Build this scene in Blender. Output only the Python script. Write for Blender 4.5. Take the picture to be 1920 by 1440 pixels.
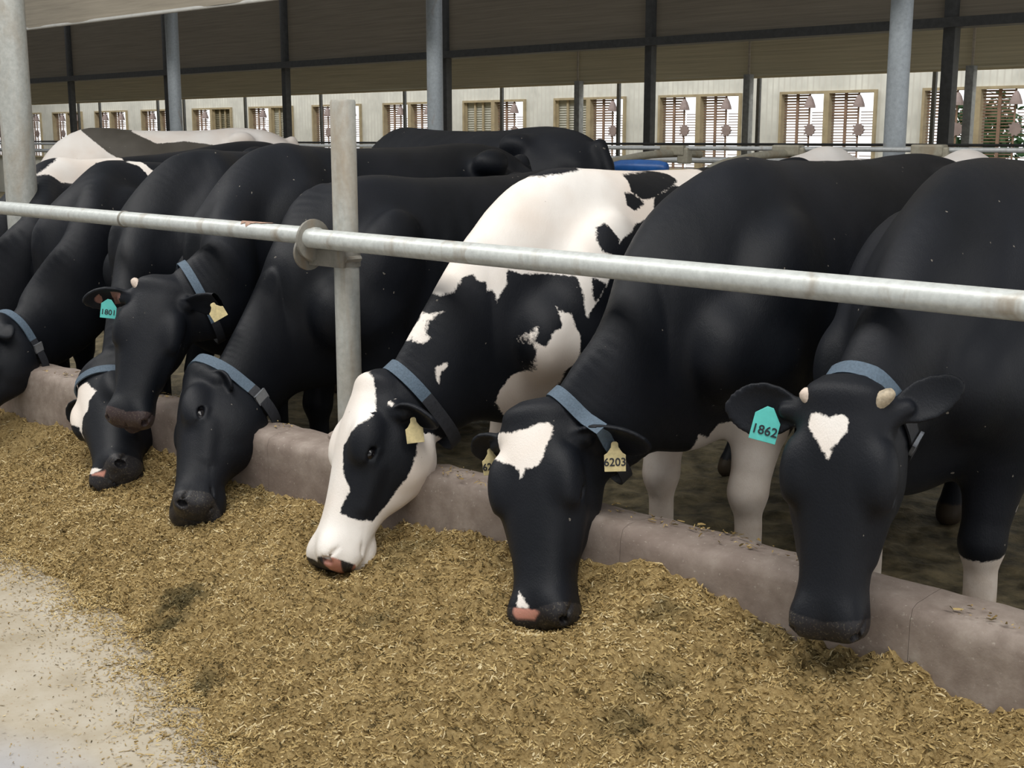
import bpy, math, random
import numpy as np
from mathutils import Vector, Matrix
from mathutils.bvhtree import BVHTree

for o in list(bpy.data.objects):
    bpy.data.objects.remove(o)
scene = bpy.context.scene
COL = scene.collection
random.seed(7)
RNG = np.random.default_rng(11)

# ------------------------------------------------------------------ camera
EYE = 1.55
F_PX = 2400.0
VX, HY = -1600.0, 258.0
pitch = math.atan((720 - HY) / F_PX)
phi = math.atan((960 - VX) / (F_PX / math.cos(pitch)))
FW = np.array([-math.cos(phi) * math.cos(pitch), math.sin(phi) * math.cos(pitch), -math.sin(pitch)])
RT = np.array([math.sin(phi), math.cos(phi), 0.0])
UP = np.cross(RT, FW)
CAM = np.array([0.0, 0.0, EYE])

def at(px, py, Y):
    """point of the place seen at a photo pixel, on the plane y = Y"""
    r = FW * F_PX + RT * (px - 960) - UP * (py - 720)
    return CAM + r * (Y / r[1])

def atz(px, py, Z):
    r = FW * F_PX + RT * (px - 960) - UP * (py - 720)
    return CAM + r * ((Z - EYE) / r[2])

cam_d = bpy.data.cameras.new('camera')
cam_d.sensor_width = 36.0
cam_d.lens = F_PX / 1920.0 * 36.0
cam_d.clip_end = 200
cam = bpy.data.objects.new('camera', cam_d)
cam.matrix_world = Matrix(((RT[0], UP[0], -FW[0], CAM[0]), (RT[1], UP[1], -FW[1], CAM[1]),
                           (RT[2], UP[2], -FW[2], CAM[2]), (0, 0, 0, 1)))
COL.objects.link(cam)
scene.camera = cam

# ------------------------------------------------------------------ light
world = bpy.data.worlds.new('daylight')
scene.world = world
world.use_nodes = True
wn = world.node_tree.nodes
wl = world.node_tree.links
bg = wn['Background']
tc = wn.new('ShaderNodeTexCoord')
sx = wn.new('ShaderNodeSeparateXYZ')
rp = wn.new('ShaderNodeValToRGB')
wl.new(tc.outputs['Generated'], sx.inputs[0])
wl.new(sx.outputs['Z'], rp.inputs[0])
wl.new(rp.outputs['Color'], bg.inputs['Color'])
# bright hazy horizon, dimmer sky above (dimmed here because no roof is built to keep it out)
rp.color_ramp.elements[0].position = 0.10
rp.color_ramp.elements[0].color = (1.0, 1.0, 1.0, 1)
rp.color_ramp.elements[1].position = 0.30
rp.color_ramp.elements[1].color = (0.20, 0.21, 0.225, 1)
bg.inputs['Strength'].default_value = WORLD_STRENGTH = 1.4

def area_light(name, loc, rot, sx_, sy_, power, color=(1, 1, 1)):
    d = bpy.data.lights.new(name, 'AREA')
    d.shape = 'RECTANGLE'
    d.size, d.size_y, d.energy, d.color = sx_, sy_, power, color
    o = bpy.data.objects.new(name, d)
    o.location = loc
    o.rotation_euler = rot
    COL.objects.link(o)
    return o

# daylight strip in the roof above the feed alley
area_light('roof_skylight', (-4.0, 1.2, 5.2), (math.radians(12), 0, 0), 16, 2.0, 520, (1.0, 0.97, 0.92))
area_light('wall_fill_light', (-16.0, 14.6, 5.3), (math.radians(15), 0, 0), 36, 1.2, 900, (1.0, 0.98, 0.95))  # area light added to brighten the far wall, not a skylight

scene.view_settings.view_transform = 'Standard'
scene.view_settings.look = 'None'
scene.view_settings.gamma = 1
scene.view_settings.use_curve_mapping = False
scene.view_settings.exposure = 0.15

# ------------------------------------------------------------------ naming
def tag(o, label=None, cat=None, group=None, kind=None):
    if label: o['label'] = label
    if cat: o['category'] = cat
    if group: o['group'] = group
    if kind: o['kind'] = kind
    return o

def empty(name, loc=(0, 0, 0)):
    o = bpy.data.objects.new(name, None)
    o.location = loc
    o.empty_display_size = 0.1
    COL.objects.link(o)
    return o

def link(name, me, mat, parent=None):
    o = bpy.data.objects.new(name, me)
    COL.objects.link(o)
    if mat is not None:
        me.materials.append(mat)
    if parent is not None:
        o.parent = parent
        o.matrix_parent_inverse = Matrix.Translation(-Vector(parent.location))
    return o

# ------------------------------------------------------------------ materials
def mat_new(name, color=(0.5, 0.5, 0.5), rough=0.6, metal=0.0, spec=0.5):
    m = bpy.data.materials.new(name)
    m.use_nodes = True
    b = m.node_tree.nodes['Principled BSDF']
    b.inputs['Base Color'].default_value = (*color, 1)
    b.inputs['Roughness'].default_value = rough
    b.inputs['Metallic'].default_value = metal
    b.inputs['Specular IOR Level'].default_value = spec
    return m, m.node_tree.nodes, m.node_tree.links, b

def noise(n, l, scale, detail=4, rough=0.6, vec=None, dist=0.0):
    t = n.new('ShaderNodeTexNoise')
    t.inputs['Scale'].default_value = scale
    t.inputs['Detail'].default_value = detail
    t.inputs['Roughness'].default_value = rough
    t.inputs['Distortion'].default_value = dist
    if vec is None:
        g = n.new('ShaderNodeNewGeometry')
        vec = g.outputs['Position']
    l.new(vec, t.inputs['Vector'])
    return t.outputs['Fac']

def ramp(n, l, fac, stops):
    r = n.new('ShaderNodeValToRGB')
    e = r.color_ramp.elements
    while len(e) < len(stops): e.new(0.5)
    for i, (p, c) in enumerate(stops):
        e[i].position = p
        e[i].color = (*c, 1) if len(c) == 3 else c
    l.new(fac, r.inputs[0])
    return r.outputs['Color']

def mixc(n, l, fac, a, b, mode='MIX'):
    m = n.new('ShaderNodeMix')
    m.data_type = 'RGBA'
    m.blend_type = mode
    if isinstance(fac, (int, float)): m.inputs[0].default_value = fac
    else: l.new(fac, m.inputs[0])
    for sock, v in ((6, a), (7, b)):
        if isinstance(v, tuple): m.inputs[sock].default_value = (*v, 1)
        else: l.new(v, m.inputs[sock])
    return m.outputs[2]

def math_(n, l, op, a, b=None, c=None, clamp=False):
    m = n.new('ShaderNodeMath')
    m.operation = op
    m.use_clamp = clamp
    for i, v in enumerate((a, b, c)):
        if v is None: continue
        if isinstance(v, (int, float)): m.inputs[i].default_value = v
        else: l.new(v, m.inputs[i])
    return m.outputs[0]

def bump(n, l, b, h, strength=0.3, dist=0.01):
    k = n.new('ShaderNodeBump')
    k.inputs['Strength'].default_value = strength
    k.inputs['Distance'].default_value = dist
    l.new(h, k.inputs['Height'])
    l.new(k.outputs[0], b.inputs['Normal'])

def attr(n, name):
    a = n.new('ShaderNodeAttribute')
    a.attribute_name = name
    return a

MAT = {}
def simple(name, color, rough=0.6, metal=0.0, nscale=20, var=0.25, bmp=0.1, spec=0.5):
    m, n, l, b = mat_new(name, color, rough, metal, spec)
    f = noise(n, l, nscale)
    c = ramp(n, l, f, [(0.3, tuple(v * (1 - var) for v in color)), (0.7, tuple(min(1, v * (1 + var)) for v in color))])
    l.new(c, b.inputs['Base Color'])
    if bmp: bump(n, l, b, f, bmp)
    MAT[name] = m
    return m

def coat_material(name='cow_coat', k=1.0):
    m, n, l, b = mat_new(name, (0.01, 0.01, 0.012), 0.6)
    co = n.new('ShaderNodeTexCoord').outputs['Object']
    j1 = noise(n, l, 90, 3, 0.7, co)
    j2 = noise(n, l, 22, 3, 0.6, co)
    coat = attr(n, 'coat').outputs['Fac']
    j = math_(n, l, 'ADD', math_(n, l, 'MULTIPLY', math_(n, l, 'SUBTRACT', j1, 0.5), 0.018),
              math_(n, l, 'MULTIPLY', math_(n, l, 'SUBTRACT', j2, 0.5), 0.012))
    edge = math_(n, l, 'ADD', coat, j)
    wf = math_(n, l, 'MULTIPLY_ADD', edge, 170.0, 0.5, clamp=True)
    big = noise(n, l, 3.0, 3, 0.5, co)
    fine = noise(n, l, 260, 2, 0.6, co)
    black = ramp(n, l, big, [(0.35, (0.005 * k, 0.0065 * k, 0.0095 * k)), (0.7, (0.010 * k, 0.0115 * k, 0.016 * k))]) if k == 1 else ramp(n, l, big, [(0.35, (0.07, 0.062, 0.05)), (0.7, (0.11, 0.10, 0.085))])
    white = ramp(n, l, big, [(0.35, (0.80, 0.71, 0.63)), (0.65, (0.90, 0.86, 0.81))])
    soil = attr(n, 'soil').outputs['Fac']
    sf = math_(n, l, 'MULTIPLY', soil, math_(n, l, 'MULTIPLY_ADD', j2, 1.2, 0.3), clamp=True)
    white = mixc(n, l, sf, white, (0.42, 0.29, 0.19))
    col = mixc(n, l, wf, black, white)
    skin = attr(n, 'skin').outputs['Fac']
    pink = attr(n, 'pink').outputs['Fac']
    sk = mixc(n, l, pink, (0.028, 0.027, 0.030), (0.55, 0.26, 0.20))
    spk = noise(n, l, 170, 3, 0.6, co)
    sk = mixc(n, l, math_(n, l, 'MULTIPLY', math_(n, l, 'GREATER_THAN', spk, 0.60), 0.15), sk, (0.40, 0.34, 0.24))
    fleck = noise(n, l, 48, 2, 0.4, co)
    col = mixc(n, l, math_(n, l, 'MULTIPLY', math_(n, l, 'GREATER_THAN', fleck, 0.775), 0.45), col, (0.4, 0.36, 0.3))
    sks = math_(n, l, 'MULTIPLY_ADD', math_(n, l, 'SUBTRACT', math_(n, l, 'ADD', skin, math_(n, l, 'MULTIPLY', j1, 0.2)), 0.6), 10.0, 0.5, clamp=True)
    col = mixc(n, l, sks, col, sk)
    hoof = attr(n, 'hoof').outputs['Fac']
    col = mixc(n, l, hoof, col, (0.06, 0.045, 0.03))
    l.new(col, b.inputs['Base Color'])
    l.new(mixc(n, l, sks, mixc(n, l, fine, (0.42, 0.42, 0.42), (0.6, 0.6, 0.6)), (0.38, 0.38, 0.38)), b.inputs['Roughness'])
    b.inputs['Specular IOR Level'].default_value = 0.22
    b.inputs['Sheen Weight'].default_value = 0.0
    b.inputs['Sheen Roughness'].default_value = 0.4
    mp = n.new('ShaderNodeMapping')
    mp.inputs['Scale'].default_value = (1, 1, 0.35)
    l.new(co, mp.inputs['Vector'])
    hair = noise(n, l, 330, 2, 0.7, mp.outputs[0])
    bump(n, l, b, math_(n, l, 'ADD', hair, math_(n, l, 'MULTIPLY', j2, 1.2)), 0.22, 0.006)
    return m
MAT['coat'] = coat_material()
MAT['coat_grey'] = coat_material('grey_coat', 0)

def galv(name, base, rust=0.15, rough=0.5, dirt=(0.25, 0.17, 0.09)):
    m, n, l, b = mat_new(name, base, rough, 0.15)
    f1 = noise(n, l, 45, 5, 0.65)
    g = n.new('ShaderNodeNewGeometry')
    mp = n.new('ShaderNodeMapping')
    mp.inputs['Scale'].default_value = (1, 1, 0.25)
    l.new(g.outputs['Position'], mp.inputs['Vector'])
    f2 = noise(n, l, 9, 4, 0.6, mp.outputs[0], 0.6)
    c = ramp(n, l, f1, [(0.3, tuple(v * 0.82 for v in base)), (0.7, tuple(min(1, v * 1.1) for v in base))])
    r = ramp(n, l, f2, [(0.62 - rust * 0.5, (0, 0, 0)), (0.78, (0.8, 0.8, 0.8))])
    c = mixc(n, l, r, c, dirt)
    l.new(c, b.inputs['Base Color'])
    bump(n, l, b, f1, 0.12, 0.003)
    MAT[name] = m
galv('galvanized_pipe', (0.60, 0.63, 0.61), 0.12, 0.38)
galv('painted_pipe', (0.46, 0.47, 0.44), 0.42, 0.5, (0.30, 0.22, 0.13))
galv('grey_post', (0.36, 0.40, 0.43), 0.0, 0.5)
galv('dirty_clamp', (0.24, 0.23, 0.20), 0.25, 0.6)
galv('stall_pipe', (0.50, 0.52, 0.52), 0.1, 0.3)
galv('stall_loop', (0.34, 0.32, 0.25), 0.25, 0.5)
simple('dark_steel', (0.06, 0.062, 0.062), 0.5)
simple('grey_conduit', (0.28, 0.29, 0.28), 0.5)
simple('collar_blue', (0.085, 0.125, 0.17), 0.7, 0, 150, 0.2, 0.3)
simple('collar_dark', (0.02, 0.022, 0.028), 0.6, 0, 80, 0.2, 0.2)
simple('buckle_metal', (0.45, 0.47, 0.5), 0.3, 0.6, 60, 0.1, 0.05)
simple('tag_teal', (0.10, 0.55, 0.50), 0.45, 0, 40, 0.08, 0.05)
simple('tag_yellow', (0.62, 0.52, 0.27), 0.5, 0, 60, 0.18, 0.05)
simple('tag_ink', (0.01, 0.012, 0.02), 0.6, 0, 30, 0.05, 0)
simple('horn', (0.42, 0.35, 0.25), 0.5, 0, 60, 0.4, 0.2)
simple('pink_horn', (0.60, 0.50, 0.42), 0.5, 0, 60, 0.2, 0.2)
simple('tongue', (0.42, 0.20, 0.10), 0.4, 0, 60, 0.3, 0.2)
simple('eye_gloss', (0.006, 0.005, 0.006), 0.16, 0, 20, 0.1, 0)
simple('blue_plastic', (0.02, 0.10, 0.33), 0.35, 0, 20, 0.15, 0.05)
# ------------------------------------------------------------------ implicit modelling
def unit(v):
    v = np.asarray(v, float)
    return v / np.linalg.norm(v)

def spline(pts, n):
    """Catmull-Rom samples through the rows of pts (any number of columns)"""
    P = np.asarray(pts, float)
    P = np.vstack([2 * P[0] - P[1], P, 2 * P[-1] - P[-2]])
    out = []
    seg = len(P) - 3
    for q in np.linspace(0, seg - 1e-6, n):
        i = int(q); t = q - i
        a, b, c, d = P[i:i + 4]
        out.append(0.5 * ((2 * b) + (c - a) * t + (2 * a - 5 * b + 4 * c - d) * t * t + (3 * b - a - 3 * c + d) * t ** 3))
    return np.array(out)

def axis_coords(lo, hi, zones, coarse):
    """rectilinear grid lines from lo to hi, finer inside the given zones [(a, b, step)]"""
    out = [lo]
    while out[-1] < hi:
        x = out[-1]
        s = coarse
        for a, b, st in zones:
            d = max(a - x, x - b, 0.0)
            s = min(s, st + d * 0.25)
        out.append(x + s)
    return np.array(out, np.float32)

class Field:
    def __init__(self, xs, ys, zs):
        self.ax = (xs, ys, zs)
        self.F = np.full((len(xs), len(ys), len(zs)), 1.0, np.float32)
    def block(self, lo, hi):
        sl = []
        for a, l, h in zip(self.ax, lo, hi):
            i = max(0, int(np.searchsorted(a, l)) - 1)
            j = min(len(a), int(np.searchsorted(a, h)) + 1)
            if j <= i: return None
            sl.append(slice(i, j))
        x = self.ax[0][sl[0]][:, None, None]
        y = self.ax[1][sl[1]][None, :, None]
        z = self.ax[2][sl[2]][None, None, :]
        return tuple(sl), x, y, z
    def merge(self, sl, d, k):
        A = self.F[sl]
        if k <= 0:
            self.F[sl] = np.minimum(A, d)
        else:
            h = np.maximum(k - np.abs(A - d), 0) / k
            self.F[sl] = np.minimum(A, d) - h * h * k * 0.25
    def carve(self, sl, d, k):
        A = self.F[sl]
        h = np.maximum(k - np.abs(A + d), 0) / k
        self.F[sl] = np.maximum(A, -d) + h * h * k * 0.25
    def cone(self, a, b, ra, rb, k=0.03, carve=False):
        a = np.asarray(a, float); b = np.asarray(b, float)
        m = max(ra, rb) + k + 0.03
        B = self.block(np.minimum(a, b) - m, np.maximum(a, b) + m)
        if B is None: return
        sl, x, y, z = B
        ab = b - a
        t = np.clip(((x - a[0]) * ab[0] + (y - a[1]) * ab[1] + (z - a[2]) * ab[2]) / (ab @ ab), 0, 1)
        d = np.sqrt((x - a[0] - t * ab[0]) ** 2 + (y - a[1] - t * ab[1]) ** 2 + (z - a[2] - t * ab[2]) ** 2) - (ra + (rb - ra) * t)
        (self.carve if carve else self.merge)(sl, d.astype(np.float32), k)
    def ell(self, c, ax3, r, k=0.03, carve=False):
        c = np.asarray(c, float); A = np.asarray(ax3, float); r = np.asarray(r, float)
        ext = np.sqrt(((A * r[:, None]) ** 2).sum(0)) + k + 0.03
        B = self.block(c - ext, c + ext)
        if B is None: return
        sl, x, y, z = B
        x = x - c[0]; y = y - c[1]; z = z - c[2]
        k0 = 0; k1 = 0
        for a, rr in zip(A, r):
            q = x * a[0] + y * a[1] + z * a[2]
            k0 = k0 + (q / rr) ** 2
            k1 = k1 + (q / rr ** 2) ** 2
        k0 = np.sqrt(k0); k1 = np.sqrt(k1) + 1e-6
        d = k0 * (k0 - 1) / k1
        (self.carve if carve else self.merge)(sl, d.astype(np.float32), k)
    def loft(self, o, T, U, V, st, p=2.3, k=0.04, egg=0.2):
        """stations st rows: t, half width, top, bottom, egg; along T, U lateral, V up"""
        o, T, U, V = map(lambda q: np.asarray(q, float), (o, T, U, V))
        st = spline(st, len(st) * 5)
        corners = []
        for r in st[::4]:
            for s in (-1, 1):
                for v in (r[2], r[3]):
                    corners.append(o + T * r[0] + U * s * r[1] + V * v)
        corners = np.array(corners)
        B = self.block(corners.min(0) - 0.06 - k, corners.max(0) + 0.06 + k)
        sl, x, y, z = B
        x = x - o[0]; y = y - o[1]; z = z - o[2]
        t = x * T[0] + y * T[1] + z * T[2]
        u = x * U[0] + y * U[1] + z * U[2]
        v = x * V[0] + y * V[1] + z * V[2]
        ts = st[:, 0]
        hw = np.interp(t, ts, st[:, 1]); top = np.interp(t, ts, st[:, 2]); bot = np.interp(t, ts, st[:, 3])
        eg = np.interp(t, ts, st[:, 4]) if st.shape[1] > 4 else egg
        hv = np.maximum((top - bot) / 2, 0.004); vc = (top + bot) / 2
        vn = (v - vc) / hv
        w = np.maximum(hw * (1 - eg * np.clip(vn, -1.3, 1.3)), 0.004)
        n = (np.abs(u / w) ** p + np.abs(vn) ** p) ** (1 / p)
        d = (n - 1) * np.minimum(hw, hv) * 0.9
        out = np.maximum(ts[0] - t, t - ts[-1])
        d = np.where(out > 0, np.sqrt(np.maximum(d, 0) ** 2 + out ** 2), d)
        self.merge(sl, d.astype(np.float32), k)
    def tube(self, pts, k=0.05):
        """rows: x y z, lateral radius, dorsal radius; lateral axis horizontal"""
        P = spline(pts, len(pts) * 9)
        for i in range(len(P) - 1):
            a, b = P[i, :3], P[i + 1, :3]
            rw, rd = (P[i, 3:5] + P[i + 1, 3:5]) / 2
            Tn = unit(b - a)
            Wn = unit(np.cross(Tn, (0, 0, 1)))
            Dn = np.cross(Wn, Tn)
            m = max(rw, rd) + 0.05 + k
            sl, x, y, z = self.block(np.minimum(a, b) - m, np.maximum(a, b) + m)
            x = x - a[0]; y = y - a[1]; z = z - a[2]
            L = np.linalg.norm(b - a)
            tt = x * Tn[0] + y * Tn[1] + z * Tn[2]
            tc_ = np.clip(tt, 0, L)
            f = tc_ / L
            w_ = P[i, 3] + (P[i + 1, 3] - P[i, 3]) * f
            d_ = P[i, 4] + (P[i + 1, 4] - P[i, 4]) * f
            q = np.sqrt(((x * Wn[0] + y * Wn[1] + z * Wn[2]) / w_) ** 2 + ((x * Dn[0] + y * Dn[1] + z * Dn[2]) / d_) ** 2 + ((tt - tc_) / w_) ** 2)
            d = (q - 1) * np.minimum(w_, d_)
            if i == 0: acc = None
            self.tmp_merge(sl, d.astype(np.float32))
        self.flush(k)
    def tmp_merge(self, sl, d):
        if getattr(self, 'T', None) is None:
            self.T = np.full(self.F.shape, 1.0, np.float32)
            self.tlo = [s.start for s in sl]; self.thi = [s.stop for s in sl]
        self.T[sl] = np.minimum(self.T[sl], d)
        self.tlo = [min(a, s.start) for a, s in zip(self.tlo, sl)]
        self.thi = [max(a, s.stop) for a, s in zip(self.thi, sl)]
    def flush(self, k):
        sl = tuple(slice(a, b) for a, b in zip(self.tlo, self.thi))
        self.merge(sl, self.T[sl], k)
        self.T = None
    def nets(self):
        F = self.F
        I = F < 0
        cnt = np.zeros(tuple(s - 1 for s in F.shape), np.int8)
        for i in (0, 1):
            for j in (0, 1):
                for k in (0, 1):
                    cnt += I[i:I.shape[0] - 1 + i, j:I.shape[1] - 1 + j, k:I.shape[2] - 1 + k]
        act = np.argwhere((cnt > 0) & (cnt < 8))
        idx = np.full(cnt.shape, -1, np.int32)
        idx[tuple(act.T)] = np.arange(len(act))
        pos = np.zeros((len(act), 3)); n = np.zeros(len(act))
        corners = [(i, j, k) for i in (0, 1) for j in (0, 1) for k in (0, 1)]
        val = {c: F[act[:, 0] + c[0], act[:, 1] + c[1], act[:, 2] + c[2]] for c in corners}
        for c in corners:
            for axn in range(3):
                if c[axn]: continue
                c2 = list(c); c2[axn] = 1; c2 = tuple(c2)
                v0, v1 = val[c], val[c2]
                m = (v0 < 0) != (v1 < 0)
                t = np.where(m, v0 / np.where(m, v0 - v1, 1), 0)
                p = np.empty((len(act), 3))
                for a in range(3):
                    g = self.ax[a]
                    if a == axn: p[:, a] = g[act[:, a]] * (1 - t) + g[act[:, a] + 1] * t
                    else: p[:, a] = g[act[:, a] + c[a]]
                pos += p * m[:, None]; n += m
        pos /= n[:, None]
        quads = []
        for axn in range(3):
            o1, o2 = [(1, 2), (2, 0), (0, 1)][axn]
            s0 = [slice(None)] * 3; s1 = [slice(None)] * 3
            s0[axn] = slice(0, -1); s1[axn] = slice(1, None)
            A, B = I[tuple(s0)], I[tuple(s1)]
            ch = np.argwhere(A != B)
            ok = (ch[:, o1] > 0) & (ch[:, o2] > 0) & (ch[:, o1] < F.shape[o1] - 1) & (ch[:, o2] < F.shape[o2] - 1)
            ch = ch[ok]
            fl = A[tuple(ch.T)]
            def gi(d1, d2):
                q = ch.copy(); q[:, o1] -= d1; q[:, o2] -= d2
                return idx[tuple(q.T)]
            q = np.stack([gi(1, 1), gi(0, 1), gi(0, 0), gi(1, 0)], 1)
            q[~fl] = q[~fl][:, ::-1]
            quads.append(q)
        Q = np.vstack(quads)
        # light smoothing
        e = np.vstack([Q[:, [0, 1]], Q[:, [1, 2]], Q[:, [2, 3]], Q[:, [3, 0]]])
        deg = np.bincount(e[:, 0], minlength=len(pos)) + np.bincount(e[:, 1], minlength=len(pos))
        for lam in (0.5, -0.52, 0.5, -0.52):
            acc = np.zeros_like(pos)
            for a in range(3):
                acc[:, a] = np.bincount(e[:, 0], pos[e[:, 1], a], len(pos)) + np.bincount(e[:, 1], pos[e[:, 0], a], len(pos))
            pos = pos + lam * (acc / deg[:, None] - pos)
        return pos, Q

def vnoise(x, y, s, seed):
    """smooth value noise"""
    r = np.random.default_rng(seed).random((257, 257))
    u, v = x * s, y * s
    i, j = np.floor(u).astype(int), np.floor(v).astype(int)
    fu, fv = u - i, v - j
    fu = fu * fu * (3 - 2 * fu); fv = fv * fv * (3 - 2 * fv)
    a = r[i % 256, j % 256]; b = r[(i + 1) % 256, j % 256]; c = r[i % 256, (j + 1) % 256]; d = r[(i + 1) % 256, (j + 1) % 256]
    return (a * (1 - fu) + b * fu) * (1 - fv) + (c * (1 - fu) + d * fu) * fv - .5

def fast_mesh(name, V, Q, smooth=True):
    me = bpy.data.meshes.new(name)
    V = np.asarray(V, np.float32); Q = np.asarray(Q, np.int32)
    me.vertices.add(len(V)); me.vertices.foreach_set('co', V.ravel())
    me.loops.add(Q.size); me.loops.foreach_set('vertex_index', Q.ravel())
    me.polygons.add(len(Q))
    me.polygons.foreach_set('loop_start', np.arange(0, Q.size, Q.shape[1], dtype=np.int32))
    me.update(calc_edges=True)
    me.polygons.foreach_set('use_smooth', np.full(len(Q), smooth))
    return me

def point_attr(me, name, vals):
    a = me.attributes.new(name, 'FLOAT', 'POINT')
    a.data.foreach_set('value', np.asarray(vals, np.float32))

def poly_dist(P, poly):
    """signed distance of points P (n,2) to a closed polygon, positive inside"""
    poly = np.asarray(poly, float)
    d = np.full(len(P), 9.0); ins = np.zeros(len(P), bool)
    for i in range(len(poly)):
        a, b = poly[i], poly[(i + 1) % len(poly)]
        ab = b - a
        t = np.clip(((P - a) @ ab) / (ab @ ab + 1e-12), 0, 1)
        d = np.minimum(d, np.hypot(*(P - a - t[:, None] * ab).T))
        c = ((a[1] > P[:, 1]) != (b[1] > P[:, 1]))
        with np.errstate(divide='ignore', invalid='ignore'):
            xi = (b[0] - a[0]) * (P[:, 1] - a[1]) / (b[1] - a[1] + 1e-12) + a[0]
        ins ^= c & (P[:, 0] < xi)
    return np.where(ins, d, -d)

# small mesh helpers -------------------------------------------------
class MB:
    def __init__(self): self.v, self.f = [], []
    def add(self, vs, fs):
        o = len(self.v)
        self.v += [tuple(map(float, p)) for p in vs]
        self.f += [tuple(i + o for i in f) for f in fs]
    def box(self, lo, hi, M=None):
        x0, y0, z0 = lo; x1, y1, z1 = hi
        vs = [(x0, y0, z0), (x1, y0, z0), (x1, y1, z0), (x0, y1, z0), (x0, y0, z1), (x1, y0, z1), (x1, y1, z1), (x0, y1, z1)]
        if M is not None: vs = [M @ Vector(p) for p in vs]
        self.add(vs, [(0, 3, 2, 1), (4, 5, 6, 7), (0, 1, 5, 4), (1, 2, 6, 5), (2, 3, 7, 6), (3, 0, 4, 7)])
    def tube(self, pts, r, n=16, cap=True):
        P = [np.asarray(p, float) for p in pts]
        rs = r if isinstance(r, (list, tuple, np.ndarray)) else [r] * len(P)
        vs = []; prev = None
        for i, p in enumerate(P):
            T = unit(P[min(i + 1, len(P) - 1)] - P[max(i - 1, 0)])
            if prev is None:
                a = np.array((0, 0, 1.0)) if abs(T[2]) < 0.9 else np.array((1.0, 0, 0))
                A = unit(np.cross(T, a))
            else: A = unit(prev - T * (prev @ T))
            prev = A; Bv = np.cross(T, A)
            for k in range(n):
                th = 2 * math.pi * k / n
                vs.append(p + (A * math.cos(th) + Bv * math.sin(th)) * rs[i])
        fs = []
        for i in range(len(P) - 1):
            for k in range(n):
                fs.append((i * n + k, i * n + (k + 1) % n, (i + 1) * n + (k + 1) % n, (i + 1) * n + k))
        if cap:
            fs.append(tuple(range(n))[::-1]); fs.append(tuple((len(P) - 1) * n + k for k in range(n)))
        self.add(vs, fs)
    def plate(self, outline, o, A, B, N, th):
        """extruded outline (2D in A,B) with thickness th along N"""
        n = len(outline); o, A, B, N = (np.asarray(q, float) for q in (o, A, B, N))
        vs = [o + A * x + B * y - N * th / 2 for x, y in outline] + [o + A * x + B * y + N * th / 2 for x, y in outline]
        self.add(vs, [tuple(range(n))[::-1], tuple(range(n, 2 * n))] + [(i, (i + 1) % n, n + (i + 1) % n, n + i) for i in range(n)])
    def build(self, name, mat, parent=None, smooth=None, bevel=0.0, seg=2):
        me = bpy.data.meshes.new(name)
        me.from_pydata(self.v, [], self.f)
        import bmesh
        bm = bmesh.new(); bm.from_mesh(me)
        bmesh.ops.recalc_face_normals(bm, faces=bm.faces)
        if bevel:
            es = [e for e in bm.edges if len(e.link_faces) == 2 and e.calc_face_angle(0) > 0.6]
            bmesh.ops.bevel(bm, geom=es, offset=bevel, segments=seg, profile=0.6, affect='EDGES', clamp_overlap=True)
        bm.to_mesh(me); bm.free()
        if smooth is not None:
            me.polygons.foreach_set('use_smooth', np.full(len(me.polygons), True))
            try: me.set_sharp_from_angle(angle=math.radians(smooth))
            except Exception: pass
        return link(name, me, mat, parent)

def text_mesh(name, body, o, A, B, N, size, mat, parent, th=0.0015, bold=0.0, shear=0.0):
    cu = bpy.data.curves.new('txt', 'FONT')
    cu.body = body; cu.size = size; cu.extrude = th; cu.offset = bold; cu.shear = shear
    cu.align_x = 'CENTER'; cu.align_y = 'CENTER'; cu.resolution_u = 3
    t = bpy.data.objects.new('txt', cu)
    me = bpy.data.meshes.new_from_object(t)
    bpy.data.objects.remove(t); bpy.data.curves.remove(cu)
    M = Matrix(((A[0], B[0], N[0], o[0]), (A[1], B[1], N[1], o[1]), (A[2], B[2], N[2], o[2]), (0, 0, 0, 1)))
    me.transform(M)
    me.name = name
    return link(name, me, mat, parent)

# ------------------------------------------------------------------ cows
PATCH = {}   # filled further down: coat patches in the cow's own coordinates

HEAD_ST = [  # t, half width, top, bottom, egg   (units of head length)
    (-0.06, 0.095, -0.05, -0.20, 0.0), (-0.02, 0.145, -0.010, -0.28, 0.0), (0.05, 0.175, 0.018, -0.33, 0.0),
    (0.14, 0.192, 0.028, -0.40, -0.05), (0.25, 0.205, 0.032, -0.50, -0.16), (0.36, 0.210, 0.026, -0.525, -0.18),
    (0.47, 0.196, 0.014, -0.485, -0.14), (0.58, 0.170, 0.002, -0.41, -0.09), (0.68, 0.148, -0.006, -0.325, -0.04),
    (0.78, 0.140, -0.008, -0.285, 0.0), (0.86, 0.150, -0.004, -0.268, 0.02), (0.93, 0.156, -0.015, -0.255, 0.04),
    (0.98, 0.142, -0.040, -0.225, 0.04), (1.01, 0.095, -0.075, -0.175, 0.0)]

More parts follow.
